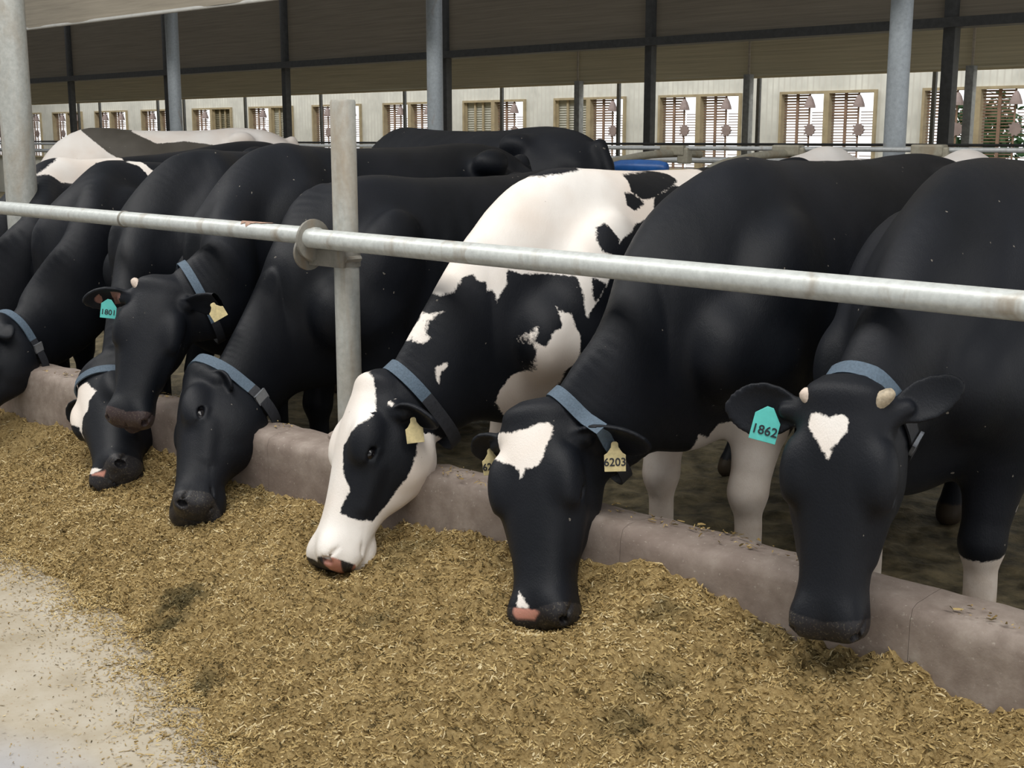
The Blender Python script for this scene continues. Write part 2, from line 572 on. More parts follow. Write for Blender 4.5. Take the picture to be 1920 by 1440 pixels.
def make_cow(key, label, W, poll, muzzle, nrm, nape, Hw=1.42, yaw=0.0, group=None, hl=None, ears=None, horns=(), pink=0.0,
             tags=(), collar=None, legs=True, head=True, soil=0.0, fine=0.0055, neck_k=1.0, body_scale=1.0, mouth=0.0, front_shift=0.0, girth=1.0, earinner=0.0, rumpdrop=0.0, skin_t=.93, pink_cover=1.0, tongue=False, coat_mat='coat'):
    """W: withers ground point (x,y); poll / muzzle: 3D points; nrm: rough forehead normal; nape: 3D points withers->poll"""
    poll = np.asarray(poll, float); muzzle = np.asarray(muzzle, float)
    bs = body_scale
    S = np.array((math.sin(yaw), math.cos(yaw), 0.0))          # towards the tail
    Ut = np.array((S[1], -S[0], 0.0))                          # the cow's left (towards +x)
    Vz = np.array((0, 0, 1.0))
    G = np.array((W[0], W[1], 0.0))
    T = unit(muzzle - poll)
    N = unit(np.asarray(nrm, float) - T * (np.asarray(nrm, float) @ T))
    Uh = unit(np.cross(N, T))                                  # cow's left of the head when face looks forward
    if Uh @ Ut < 0 and False: Uh = -Uh
    L = np.linalg.norm(muzzle - poll)
    # grid
    tail = G + S * 2.0 * bs
    pts = np.array([tail + Ut * .45, tail - Ut * .45, G - S * .3 + Ut * .45, G - S * .3 - Ut * .45, poll, muzzle])
    pts = np.vstack([pts, [poll + Uh * .44 * L + 0.1 * T, poll - Uh * .44 * L, poll + N * .1, muzzle + N * .05, muzzle + T * .05, muzzle - N * .2]])
    lo = pts.min(0) - 0.14; hi = pts.max(0) + 0.14
    lo[2] = -0.01; hi[2] = max(Hw, poll[2]) + 0.18
    hb = np.array([poll, muzzle, poll + Uh * .42 * L + T * .1, poll - Uh * .42 * L + T * .1, poll - N * .5 * L, muzzle - N * .3 * L, poll + N * .05, muzzle + T * .03])
    zl = hb.min(0) - .02; zh = hb.max(0) + .02
    if not head: zl, zh = lo, lo
    xs, ys, zs = (axis_coords(lo[i], hi[i], [(zl[i], zh[i], fine)], 0.0125) for i in range(3))
    Fd = Field(xs, ys, zs)
    # trunk
    h = Hw / 1.42
    tr = [(-0.34, .02, 1.02, .96, 0), (-.31, .10, 1.10, .82, 0), (-.22, .17, 1.20, .68, .05), (-.10, .235, 1.300, .60, .25),
          (.02, .275, 1.385, .575, .38), (.14, .30, 1.415, .57, .36), (.30, .325, 1.42, .57, .26), (.50, .355, 1.412, .55, .18),
          (.80, .395, 1.410, .50, .15), (1.05, .385, 1.415, .50, .18), (1.25, .34, 1.43, .55, .22), (1.42, .29, 1.43, .66, .15),
          (1.60, .25, 1.405, .80, .05), (1.74, .19, 1.345, .90, 0), (1.82, .10, 1.27, 1.0, 0), (1.85, .03, 1.18, 1.08, 0)]
    tr = [(a * bs, b * girth, (c - rumpdrop * max(0, a - .3)) * h, d * h, e) for a, b, c, d, e in tr]
    Fd.loft(G, S, Ut, Vz, tr, 2.25, 0.03)
    for s in (-1, 1):
        P = lambda a, u, z: G + S * a * bs + Ut * u * s + Vz * z * h
        Fd.ell(P(1.33, .235, 1.34 - rumpdrop), (S, Ut, Vz), (.10, .07, .07), .09)                   # hooks
        Fd.ell(P(1.70, .13, 1.22 - rumpdrop), (S, Ut, Vz), (.08, .06, .08), .06)                    # pins
        Fd.ell(P(.05, .20, 1.00), (unit(S * .5 + Vz), Ut, unit(S - Vz * .5)), (.30, .105, .17), .07)   # shoulder blade
        Fd.ell(P(-.16, .175, .86), (S, Ut, Vz), (.12, .10, .14), .07)                    # point of shoulder
        Fd.ell(P(1.47, .18, .98), (unit(Vz + S * .1), Ut, S), (.34, .13, .24), .08)      # thigh
        if legs:
            f = front_shift * s
            Fd.cone(P(-.02, .19, .82), P(.04, .19, .68), .13, .10, .06)
            Fd.cone(P(.04, .19, .68), P(-.01 + f, .175, .42), .10, .058, .05)
            Fd.ell(P(-.012 + f, .175, .41), (S, Ut, Vz), (.062, .060, .075), .03)
            Fd.cone(P(-.01 + f, .175, .40), P(.0 + f, .175, .17), .047, .042, .03)
            Fd.ell(P(.0 + f, .175, .15), (S, Ut, Vz), (.048, .045, .05), .02)
            Fd.cone(P(.0 + f, .175, .14), P(-.035 + f, .178, .05), .040, .052, .02)
            Fd.cone(P(-.035 + f, .178, .05), P(-.055 + f, .178, .03), .055, .05, .01)
            Fd.cone(P(1.38, .2, .86), P(1.30, .21, .70), .15, .12, .07)
            Fd.cone(P(1.32, .2, .70), P(1.60, .17, .50), .10, .052, .05)
            Fd.cone(P(1.62, .17, .53), P(1.56, .17, .20), .050, .038, .03)
            Fd.ell(P(1.56, .17, .17), (S, Ut, Vz), (.048, .045, .05), .02)
            Fd.cone(P(1.56, .17, .16), P(1.51, .175, .05), .040, .054, .02)
            Fd.cone(P(1.51, .175, .05), P(1.49, .175, .03), .055, .05, .01)
    # brisket, udder, tail
    Fd.ell(G - S * .17 + Vz * .70 * h, (unit(S - Vz * .35), Ut, unit(Vz + S * .35)), (.22, .09, .16), .08)
    Fd.ell(G + S * 1.28 * bs + Vz * .58, (S, Ut, Vz), (.24, .17, .16), .05)
    for a in (1.18, 1.36):
        for u in (-.09, .09):
            Fd.cone(G + S * a * bs + Ut * u + Vz * .47, G + S * a * bs + Ut * u + Vz * .38, .02, .013, .02)
    Fd.cone(G + S * 1.80 * bs + Vz * (1.33 - rumpdrop) * h, G + S * 1.92 * bs + Vz * 1.12 * h, .045, .028, .05)
    Fd.cone(G + S * 1.92 * bs + Vz * 1.12 * h, G + S * 1.90 * bs + Vz * .62 * h, .026, .020, .03)
    Fd.ell(G + S * 1.90 * bs + Vz * .50 * h, (S, Ut, Vz), (.045, .045, .14), .03)
    if head:
        # neck: through the nape points, pushed down by the dorsal radius
        NP = [np.asarray(q, float) for q in nape]
        rw = np.linspace(.165, .088, len(NP) + 1) * neck_k
        rd = np.linspace(.31, .170, len(NP) + 1) * neck_k
        rd[-1] = .128
        rows = []
        allp = NP + [poll + T * .06 * L - N * .05]
        for i, q in enumerate(allp):
            Tn = unit(allp[min(i + 1, len(allp) - 1)] - allp[max(i - 1, 0)])
            Wn = unit(np.cross(Tn, (0, 0, 1)))
            Dn = np.cross(Wn, Tn)
            r_ = rd[i]
            rows.append(list(q - Dn * r_) + [rw[i], r_])
        rows[-1][:3] = list(poll + T * .22 * L - N * .21 * L)
        rows[-1][3:] = [.095, .105]
        Fd.tube(rows, .07)
        neck_rows = rows
        # jugular groove / shoulder-neck muscle
        a = np.array(rows[0][:3]); b = np.array(rows[-2][:3])
        # head
        Fd.loft(poll, T, Uh, N, [(a_ * L, b_ * L, c_ * L, d_ * L, e_) for a_, b_, c_, d_, e_ in HEAD_ST], 2.45, .035)
        H = lambda t, u, v: poll + (T * t + Uh * u + N * v) * L
        A3 = (T, Uh, N)
        Fd.ell(H(.0, 0, -.07), A3, np.array((.060, .150, .085)) * L, .04)               # poll crest
        for s in (-1, 1):
            Fd.ell(H(.33, .180 * s, -.045), (unit(T - Uh * s * .1), unit(Uh * s + N * .35), unit(N - Uh * s * .35)), np.array((.115, .046, .060)) * L, .05)   # brow
            Fd.ell(H(.31, .135 * s, -.30), A3, np.array((.17, .075, .13)) * L, .05)    # cheek
            Fd.ell(H(.40, .216 * s, -.088), A3, np.array((.040, .020, .026)) * L, .008, carve=True)  # socket
            Fd.cone(H(.36, .210 * s, -.052), H(.44, .205 * s, -.062), .009, .007, .012)  # upper lid
            Fd.cone(H(.37, .210 * s, -.124), H(.44, .204 * s, -.114), .008, .006, .012)  # lower lid
            Fd.cone(H(.46, .165 * s, -.15), H(.66, .128 * s, -.16), .018, .014, .04)     # facial crest
            Fd.ell(H(.925, .085 * s, -.055), (unit(T + Uh * s * .4), unit(Uh * s - T * .4), N), np.array((.075, .055, .05)) * L, .03)   # nostril wing
            Fd.ell(H(.968, .115 * s, -.055), (unit(T * .7 + Uh * s * .6), unit(Uh * s - T * .8), N), np.array((.048, .022, .030)) * L, .006, carve=True)
            Fd.cone(H(.945, .142 * s, -.055), H(.905, .158 * s, -.080), .0075, .005, .008, carve=True)
            # mouth line
            Fd.cone(H(.995, .07 * s, -.215), H(.84, .150 * s, -.205), .007, .0065, .008, carve=True)
            Fd.cone(H(.84, .150 * s, -.205), H(.72, .148 * s, -.185), .0065, .004, .008, carve=True)
        Fd.ell(H(.90, 0, -.255 - mouth * .5), A3, np.array((.115, .080, .055)) * L, .03)              # chin
        Fd.cone(H(1.0, 0, -.045), H(1.005, 0, -.19), .0035, .003, .008, carve=True)      # philtrum
        # ears
        ears = ears or {}
        eardirs = {}
        for s in (-1, 1):
            e = dict(dir=(.12, .97 * s, -.12), face=(.75, 0, .45), len=.215, wid=.062, base=(.085, .165 * s, -.115), droop=0.0)
            e.update(ears.get(s, {}))
            def hv(q): return T * q[0] + Uh * q[1] + N * q[2]
            Ld = unit(hv(e['dir'])); 
            Nf = unit(np.asarray(e['faceW'], float)) if 'faceW' in e else unit(hv(e['face'])); Nf = unit(Nf - Ld * (Nf @ Ld)); Md = np.cross(Nf, Ld)
            b0 = H(*e['base'])
            if 'toW' in e:
                Ld = unit(np.asarray(e['toW']) - b0); e['len'] = float(np.linalg.norm(np.asarray(e['toW']) - b0))
                Nf = unit(np.asarray(e['faceW'], float)); Nf = unit(Nf - Ld * (Nf @ Ld)); Md = np.cross(Nf, Ld)
            Fd.cone(b0 - Ld * .02, b0 + Ld * .05, .034, .022, .03)
            c = b0 + Ld * (.02 + e['len'] / 2)
            Rr = e['len'] / 2 + e['wid'] + .03
            sl, x, y, z = Fd.block(c - Rr, c + Rr)
            x = x - b0[0]; y = y - b0[1]; z = z - b0[2]
            l = (x * Ld[0] + y * Ld[1] + z * Ld[2]) / e['len']
            m = x * Md[0] + y * Md[1] + z * Md[2]
            nn = x * Nf[0] + y * Nf[1] + z * Nf[2]
            lc = np.clip(l, 0, 1)
            wd = e['wid'] * np.interp(lc, [0, .12, .3, .5, .7, .85, .95, 1], [.35, .50, .84, 1.0, .93, .70, .42, .12])
            cup = nn - (m * m) * (5.5 - 3.0 * lc) + .02 * np.sin(lc * 3.1) 
            d1 = np.abs(cup) - (.0100 - .0025 * lc)
            d2 = (np.abs(m) - wd)
            d3 = np.maximum(-l * e['len'], (l - 1) * e['len'])
            def smax(p_, q_, k_):
                h_ = np.maximum(k_ - np.abs(p_ - q_), 0) / k_
                return np.maximum(p_, q_) + h_ * h_ * k_ * .25
            d = smax(smax(d1, d2 * .8, .008), d3, .008)
            Fd.merge(sl, d.astype(np.float32), .012)
            eardirs[s] = (b0, Ld, Md, Nf, e)
    pos, Q = Fd.nets()
    me = fast_mesh('body', pos, Q)
    # own coordinates for the coat
    rel = pos - G
    sB = rel @ S; uB = rel @ Ut; zB = rel[:, 2]
    # gentle folds and hair-whorl unevenness of the hide
    nrm_ = np.empty(len(pos) * 3, np.float32); me.vertices.foreach_get('normal', nrm_); nrm_ = nrm_.reshape(-1, 3)
    sd = int(abs(W[0]) * 1000) % 997
    a1, a2, a3 = sB * 1.0 + 20, zB + 20, uB + 20
    hd = .5 + .5 * np.clip(-sB * 3 + 0.2, -1, 1)
    dsp = .007 * (vnoise(a1, a2, 4, sd) + vnoise(a2, a3, 5, sd + 1)) + .003 * (vnoise(a1 + a3, a2, 13, sd + 2))
    dsp = dsp + .0035 * np.sin((sB - .15 * zB) * 2 * np.pi / .11) * np.clip(1 - ((sB - .62) / .38) ** 2, 0, 1) * np.clip(1 - ((zB - .95) / .35) ** 2, 0, 1)
    if head:
        q_ = (pos - poll) / L
        near = np.clip(((q_ ** 2).sum(1) - .5) * 1.5, .12, 1)
        dsp = dsp * near
    pos = pos + nrm_ * dsp[:, None]
    me.vertices.foreach_set('co', pos.astype(np.float32).ravel()); me.update()
    coat = np.full(len(pos), -.06); skin = np.zeros(len(pos))
    pt = PATCH.get(key, {})
    hm = np.zeros(len(pos), bool)
    if head:
        r2 = (pos - poll) / L
        tH, uH, vH = r2 @ T, r2 @ Uh, r2 @ N
        hm = (tH > -.10) & (tH < 1.2) & (np.abs(uH) < np.where((tH < .2) & (vH < .01), .195, .28)) & (vH > -.62) & (vH < .2)
        ang = np.arctan2(uH, vH + .22) * .22
        HP = np.stack([tH, ang], 1)
        for q in pt.get('head', []):
            d = poly_dist(HP[hm], q) * L
            coat[hm] = np.maximum(coat[hm], d)
        skin[hm] = np.clip((tH[hm] - skin_t + .18 * np.abs(uH[hm]) ) / .08 + .5 - np.clip(-(vH[hm] + .20) * 8, 0, 3), 0, 1)
        pinkp = np.zeros(len(pos))
        for q in pt.get('pink', []):
            d = poly_dist(HP[hm], q) * L
            pinkp[hm] = np.maximum(pinkp[hm], np.clip(d / .006 + .5, 0, 1))
        inner = np.zeros(len(pos))
        for s, (b0, Ld, Md, Nf, e) in eardirs.items():
            rr = pos - b0
            lq = rr @ Ld / e['len']; mq = rr @ Md
            face = (rr @ Nf) - mq * mq * 4 + .01 > 0
            inner = np.maximum(inner, (face & (np.abs(rr @ Nf) < .05) & (np.abs(uH) > .25) & (s < 0)) * np.clip(1.05 - ((lq - .45) / .42) ** 2 - (mq / (e['wid'] * .8)) ** 2, 0, 1) * earinner)
        skin = np.maximum(skin, inner)
    nb = ~hm
    BP = np.stack([sB, zB], 1)
    for q in pt.get('body', []):
        m = nb & (uB > -.13)
        coat[m] = np.maximum(coat[m], poly_dist(BP[m], q))
    for q in pt.get('all', []):
        coat[nb] = np.maximum(coat[nb], poly_dist(BP[nb], q))
    for q in pt.get('top', []):      # plan view patches (s, u) above half height
        m = nb & (zB > .85)
        coat[m] = np.maximum(coat[m], poly_dist(np.stack([sB, uB], 1)[m], q))
    for q in pt.get('black', []):
        coat[nb] = np.minimum(coat[nb], -poly_dist(BP[nb], q))
    for q in pt.get('headblack', []):
        coat[hm] = np.minimum(coat[hm], -poly_dist(HP[hm], q) * L)
    if head:
        for s, (b0, Ld, Md, Nf, e) in eardirs.items():
            rr = pos - b0
            lq = rr @ Ld / e['len']
            em = (lq > .10) & (lq < 1.1) & (np.abs(rr @ Md) < e['wid'] * 1.15) & (np.abs(rr @ Nf - (rr @ Md) ** 2 * 4) < .04) & (np.abs(uH) > .2)
            coat[em] = -.06
    point_attr(me, 'coat', coat)
    point_attr(me, 'skin', skin)
    pk = np.full(len(pos), float(pink)) if not callable(pink) else pink(tH, uH, vH)
    if head:
        skin = np.maximum(skin, pinkp * pink_cover); pk = np.maximum(pk, pinkp)
    if head and pt.get('nose'):
        for q in pt['nose']:
            dn = np.zeros(len(pos)); dn[hm] = np.clip(poly_dist(HP[hm], q) * L / .006 + .5, 0, 1)
            skin = np.maximum(skin, dn); pk = pk * (1 - dn)
    if head and earinner: pk = np.where(inner > .2, .30, pk)
    point_attr(me, 'pink', pk)
    so = np.clip(1.0 - (zB - .15) / .75, 0, 1) * .55 + soil * np.clip((1.0 - zB) / .4, 0, 1)
    point_attr(me, 'soil', so * nb)
    point_attr(me, 'hoof', (zB < .075).astype(float) * nb)
    root = empty('cow', (G[0], G[1], 0))
    tag(root, label, 'cow', group)
    body = link('body', me, MAT[coat_mat], root)
    info = dict(root=root, key=key, G=G, S=S, U=Ut, poll=poll, T=T, N=N, Uh=Uh, L=L, body=body)
    if not head: return info
    bvh = BVHTree.FromPolygons([tuple(p) for p in pos.tolist()], Q.tolist())
    info['bvh'] = bvh
    for s in (-1, 1):
        mb = MB()
        c = H(.402, .177 * s, -.088)
        vs, fs = [], []
        n1, n2 = 10, 16
        R = .043 * L
        for i in range(n1 + 1):
            th = math.pi * i / n1
            for j in range(n2):
                ps = 2 * math.pi * j / n2
                vs.append(c + R * (T * math.sin(th) * math.cos(ps) * 1.1 + Uh * math.cos(th) + N * math.sin(th) * math.sin(ps)))
        for i in range(n1):
            for j in range(n2):
                fs.append((i * n2 + j, i * n2 + (j + 1) % n2, (i + 1) * n2 + (j + 1) % n2, (i + 1) * n2 + j))
        mb.add(vs, fs)
        mb.build('eye', MAT['eye_gloss'], root, smooth=60)
    if tongue:
        mb = MB()
        a_, b_ = H(.86, .02, -.235), H(1.02, .05, -.285)
        rows_, n2 = [], 12
        vs, fs = [], []
        for i, (f_, w_, t_) in enumerate(((0, .018, .008), (.35, .022, .008), (.7, .021, .007), (.92, .013, .005), (1.0, .003, .002))):
            c_ = a_ + (b_ - a_) * f_
            for j in range(n2):
                ps = 2 * math.pi * j / n2
                vs.append(c_ + Uh * math.cos(ps) * w_ + N * math.sin(ps) * t_)
        for i in range(4):
            for j in range(n2): fs.append((i * n2 + j, i * n2 + (j + 1) % n2, (i + 1) * n2 + (j + 1) % n2, (i + 1) * n2 + j))
        fs.append(tuple(range(n2))); fs.append(tuple(4 * n2 + j for j in range(n2)))
        mb.add(vs, fs)
        mb.build('tongue', MAT['tongue'], root, smooth=60)
    for s, kind, ln in horns:
        b = H(.03, .135 * s, -.05)
        dr = unit(Uh * s * .85 + N * .25 - T * .65)
        mb = MB()
        mb.tube([b - dr * .02, b + dr * ln * .4, b + dr * ln * .75, b + dr * ln * .95, b + dr * ln], [.021, .020, .016, .010, .003], 14)
        mb.build('horn', MAT[kind], root, smooth=60)
    # collar: a strap following the neck just behind the ears
    if collar:
        cc = dict(t=.0, back=.10, width=.042, sag=.03, tilt=.0, blue=(-1.2, 2.0), buckle=None)
        cc.update(collar)
        R0 = np.array(neck_rows[-1][:3]); R1 = np.array(neck_rows[-2][:3])
        ax = unit(R1 - R0)
        c = R0 + ax * cc['back']
        Wn = unit(Uh - ax * (Uh @ ax)); Dn = unit(np.cross(ax, Wn))
        if Dn @ N < 0 and Dn[2] < 0: Dn = -Dn
        if Dn[2] < 0: Dn = -Dn
        ax = unit(ax + Dn * cc['tilt'])
        Dn = unit(Dn - ax * (Dn @ ax))
        nS = 64
        ring = []
        for i in range(nS):
            th = 2 * math.pi * i / nS
            d = Wn * math.sin(th) + Dn * math.cos(th)
            hit = bvh.ray_cast(Vector(c), Vector(d), 0.4)
            r = (Vector(c) - hit[0]).length if hit[0] else .13
            ring.append(r)
        ring = np.array(ring)
        med = np.median(ring)
        ring = np.minimum(ring, med * 1.5)
        for _ in range(4):
            ring = np.maximum(ring, (np.roll(ring, 1) + np.roll(ring, -1)) / 2)
        ring = ring + .009
        def strap(i0, i1, name, mat, off=0.0, wd=cc['width']):
            vs, fs = [], []
            n = i1 - i0 + 1
            for i in range(i0, i1 + 1):
                th = 2 * math.pi * i / nS
                d = Wn * math.sin(th) + Dn * math.cos(th)
                low = max(0, -math.cos(th))
                r = ring[i % nS] + off + cc['sag'] * low ** 3
                p = c + d * r
                # keep the band lying along the skin
                for a_, o_ in ((-wd / 2, 0), (wd / 2, 0), (wd / 2, .006), (-wd / 2, .006)):
                    vs.append(p + ax * a_ + d * o_)
            for i in range(n - 1):
                for k in range(4):
                    fs.append((i * 4 + k, i * 4 + (k + 1) % 4, (i + 1) * 4 + (k + 1) % 4, (i + 1) * 4 + k))
            fs.append((0, 1, 2, 3)); fs.append(tuple((n - 1) * 4 + k for k in (3, 2, 1, 0)))
            mb = MB(); mb.add(vs, fs)
            return mb.build(name, mat, info.get('collar', root), smooth=40)
        a0 = int(cc['blue'][0] / (2 * math.pi) * nS); a1 = int(cc['blue'][1] / (2 * math.pi) * nS)
        col = strap(a0, a1, 'collar', MAT['collar_blue'])
        col['label'] = 'blue woven collar strap'
        info['collar'] = col
        # parent inverse of a child of a part stays relative to the cow root
        def sub(o):
            o.parent = col; o.matrix_parent_inverse = Matrix.Identity(4); 
            return o
        lo_ = strap(a1, a0 + nS, 'lower_strap', MAT['collar_dark']); lo_['label'] = 'black lower collar strap'
        lo_.parent = col; lo_.matrix_parent_inverse = Matrix.Identity(4)
        col_fix = lo_
        if cc['buckle'] is not None:
            th = cc['buckle']; i = int(th / (2 * math.pi) * nS) % nS
            d = Wn * math.sin(th) + Dn * math.cos(th); tg = Wn * math.cos(th) - Dn * math.sin(th)
            p = c + d * (ring[i] + .010 + cc['sag'] * max(0, -math.cos(th)) ** 3)
            mb = MB()
            w_, l_ = cc['width'] * .62, .022
            for a_, b_, c_, e_ in ((-w_, -l_, w_, -l_ + .006), (-w_, l_ - .006, w_, l_), (-w_, -l_, -w_ + .006, l_), (w_ - .006, -l_, w_, l_)):
                mb.plate([(a_, b_), (c_, b_), (c_, e_), (a_, e_)], p, ax, tg, d, .009)
            if cc.get('solid'): mb.plate([(-w_, -l_), (w_, -l_), (w_, l_), (-w_, l_)], p, ax, tg, d, .008)
            bk = mb.build('buckle', MAT['buckle_metal'], None, smooth=30)
            bk.parent = col; bk.matrix_parent_inverse = Matrix.Identity(4)
    # ear tags
    for tg in tags:
        s = tg['s']; b0, Ld, Md, Nf, e = eardirs[s]
        o = b0 + Ld * e['len'] * tg.get('l', .45) + Md * tg.get('m', 0) + Nf * tg.get('n', .012)
        if 'pos' in tg: o = np.asarray(tg['pos'], float)
        Nn = unit(tg.get('face', CAM - o))
        Bd = np.asarray(tg.get('up', (0, 0, 1.0)), float); Bd = unit(Bd - Nn * (Bd @ Nn)); Ad = np.cross(Bd, Nn)
        roll = tg.get('roll', 0.0)
        Ad, Bd = Ad * math.cos(roll) + Bd * math.sin(roll), Bd * math.cos(roll) - Ad * math.sin(roll)
        w, hh = tg.get('w', .057), tg.get('h', .072)
        mb = MB()
        if tg['kind'] == 'yellow':
            out = [(-w / 2, -hh), (w / 2, -hh), (w / 2 * 1.02, -hh * .38), (w * .36, -hh * .30), (w * .18, -hh * .10), (w * .16, hh * .06), (w * .08, hh * .12),
                   (-w * .08, hh * .12), (-w * .16, hh * .06), (-w * .18, -hh * .10), (-w * .36, -hh * .30), (-w / 2 * 1.02, -hh * .38)]
        else:
            out = [(-w / 2, -hh), (w / 2, -hh), (w / 2, -hh * .34), (w * .12, hh * .10), (-w * .12, hh * .12), (-w / 2, -hh * .16)]
        mb.plate(out, o, Ad, Bd, Nn, .0022)
        t = mb.build('ear_tag', MAT['tag_' + tg['kind']], root, bevel=.0015)
        t['label'] = tg.get('label', 'yellow plastic ear tag' if tg['kind'] == 'yellow' else 'teal plastic ear tag')
        if tg.get('text'):
            num = text_mesh('number', tg['text'], o - Bd * hh * tg.get('ty', .66) + Nn * .0018, Ad, Bd, Nn, tg.get('size', .030), MAT['tag_ink'], None,
                            bold=tg.get('bold', .0004), shear=tg.get('shear', 0))
            num.data.transform(Matrix.Translation(o) @ Matrix.Identity(4) @ Matrix.Translation(-o))
            num.parent = t; num.matrix_parent_inverse = Matrix.Identity(4)
    # part transforms: children meshes hold world coordinates, root sits on the ground under the withers
    return info
# coat markings, outlined on each cow in her own coordinates: body (distance behind the withers, height), head (along the face, around it)
PATCH['pale'] = {'all': [[(-1,.5),(.45,.5),(.50,1.25),(.22,1.42),(.02,1.60),(-.1,1.8),(-1,1.8)], [(.50,1.8),(.42,1.60),(.62,1.50),(.85,1.52),(1.15,1.48),(1.25,1.40),(1.3,1.0),(1.6,.5),(2.1,.5),(2.1,1.8)]]}
for _k in ('tip','tip2'): PATCH[_k] = {'all': [[(-.2,1.0),(.5,1.0),(.5,1.8),(-.2,1.8)]]}
PATCH['heart'] = {"head":[[[0.089,-0.08],[0.1,-0.11],[0.143,-0.114],[0.184,-0.086],[0.215,-0.061],[0.242,-0.046],[0.272,-0.021],[0.229,-0.01],[0.189,0.015],[0.151,0.034],[0.118,0.04],[0.096,0.02],[0.099,-0.013],[0.114,-0.032],[0.097,-0.056]]],"all":[[[-0.15,-0.1],[0.35,-0.1],[0.35,0.3],[0.1,0.43],[-0.12,0.38]],[[0.02,0.53],[0.1,0.64],[0.25,0.74],[0.6,0.68],[1.6,0.7],[1.7,0.2],[0.5,0.3],[0.15,0.45]]]}
PATCH['star'] = {"head":[[[0.048,-0.233],[0.094,-0.066],[0.093,0.007],[0.073,0.064],[0.068,0.099],[0.097,0.117],[0.149,0.1],[0.22,0.073],[0.267,0.057],[0.285,0.021],[0.284,-0.008],[0.322,-0.018],[0.33,-0.031],[0.284,-0.037],[0.255,-0.072],[0.226,-0.119],[0.111,-0.332],[0.094,-0.249]],[[0.844,-0.069],[0.909,-0.02],[0.927,-0.029],[0.92,-0.071]]],"pink":[[[0.912,-0.088],[0.914,-0.019],[0.944,0.027],[0.972,-0.005],[0.964,-0.083],[0.938,-0.094]]],"body":[[[-0.054,0.369],[-0.144,0.564],[-0.17,0.63],[-0.107,0.607],[-0.014,0.587],[-0.066,0.622],[-0.06,0.586],[-0.07,0.433],[0.16,0.241]]],"all":[[[-0.15,-0.1],[0.35,-0.1],[0.35,0.5],[0.2,0.62],[0.1,0.55],[0.0,0.7],[-0.12,0.66]]]}
PATCH['blaze'] = {"head":[[[-0.004,-0.18],[-0.024,-0.144],[-0.04,0.064],[0.001,0.124],[0.101,0.163],[0.188,0.192],[0.244,0.181],[0.28,0.151],[0.337,0.113],[0.381,0.06],[0.432,0.068],[0.532,0.103],[0.585,0.146],[0.613,0.155],[0.687,0.134],[0.729,0.129],[0.744,0.192],[0.736,0.265],[0.724,0.346],[0.738,0.459],[0.719,0.65],[0.66,0.719],[0.606,0.763],[0.573,0.574],[0.53,0.55],[0.502,0.491],[0.489,0.444],[0.419,0.443],[0.334,0.442],[0.284,0.434],[0.214,0.45],[0.206,0.5],[0.283,0.574],[0.367,0.754],[0.441,0.765],[0.583,0.755],[0.871,0.754],[1.003,0.792],[1.015,-0.281],[1.019,-0.241],[0.977,-0.219],[0.902,-0.208],[0.698,-0.186],[0.44,-0.279],[0.305,-0.258],[0.125,-0.179]],[[0.2,0.46],[0.45,0.45],[0.62,0.42],[0.72,0.36],[0.8,0.34],[1.05,0.3],[1.05,0.75],[0.15,0.75]]],"pink":[[[0.895,0.09],[0.92,0.16],[0.97,0.21],[1.1,0.24],[1.1,0.12],[0.93,0.1]],[[0.93,0.3],[1.1,0.3],[1.1,0.5],[0.95,0.5]]],"body":[[[-0.418,1.207],[-0.406,1.287],[-0.292,1.335],[-0.163,1.423],[-0.043,1.412],[0.141,1.433],[0.648,1.525],[1.227,1.532],[0.693,1.353],[0.587,1.372],[0.424,1.332],[0.376,1.266],[0.113,1.203],[0.05,1.145],[0.014,1.056],[-0.087,0.94],[-0.086,1.03],[-0.091,1.083],[-0.152,1.089],[-0.246,1.093],[-0.289,1.114],[-0.294,1.058],[-0.316,1.036],[-0.327,0.999],[-0.333,1.044],[-0.354,1.037],[-0.354,1.067],[-0.377,1.075],[-0.384,1.098],[-0.415,1.087],[-0.445,1.04],[-0.482,1.027],[-0.522,1.06],[-0.481,1.137]],[[-0.489,0.979],[-0.533,0.946],[-0.55,0.904],[-0.544,0.89],[-0.566,0.872],[-0.577,0.878],[-0.57,0.908],[-0.531,0.964]],[[-0.545,0.795],[-0.509,0.808],[-0.506,0.796],[-0.529,0.779],[-0.54,0.739],[-0.548,0.751]],[[-0.182,0.986],[-0.17,0.968],[-0.141,0.959],[-0.137,0.914],[-0.125,0.891],[-0.13,0.798],[-0.158,0.759],[-0.104,0.65],[-0.035,0.422],[-0.071,0.408],[-0.049,0.376],[-0.313,0.647],[-0.306,0.695],[-0.273,0.74],[-0.24,0.758],[-0.259,0.796],[-0.267,0.845],[-0.271,0.868],[-0.249,0.854],[-0.221,0.905],[-0.188,0.918],[-0.187,0.947]],[[-0.278,0.89],[-0.259,0.923],[-0.262,0.906],[-0.276,0.867],[-0.278,0.865]],[[-0.704,0.72],[-0.679,0.74],[-0.656,0.735],[-0.62,0.701],[-0.722,0.705],[-0.713,0.662],[-0.706,0.693]]],"black":[[[0.357,1.414],[0.596,1.424],[0.633,1.412],[0.639,1.388],[0.527,1.358],[0.421,1.328],[0.36,1.326],[0.325,1.355]],[[0.287,1.352],[0.33,1.347],[0.362,1.314],[0.297,1.285],[0.267,1.309]],[[0.034,1.243],[0.071,1.254],[0.081,1.219],[0.099,1.196],[0.061,1.145],[0.009,1.162],[0.006,1.199]],[[-0.047,1.074],[-0.013,1.065],[0.004,1.049],[-0.047,0.991],[-0.056,1.022]]],"all":[[[-0.15,-0.1],[0.35,-0.1],[0.35,0.5],[-0.12,0.6]]],"nose":[[[0.915,-0.2],[0.9,0],[0.93,0.09],[0.965,0.12],[1.1,0.13],[1.1,-0.2]]]}
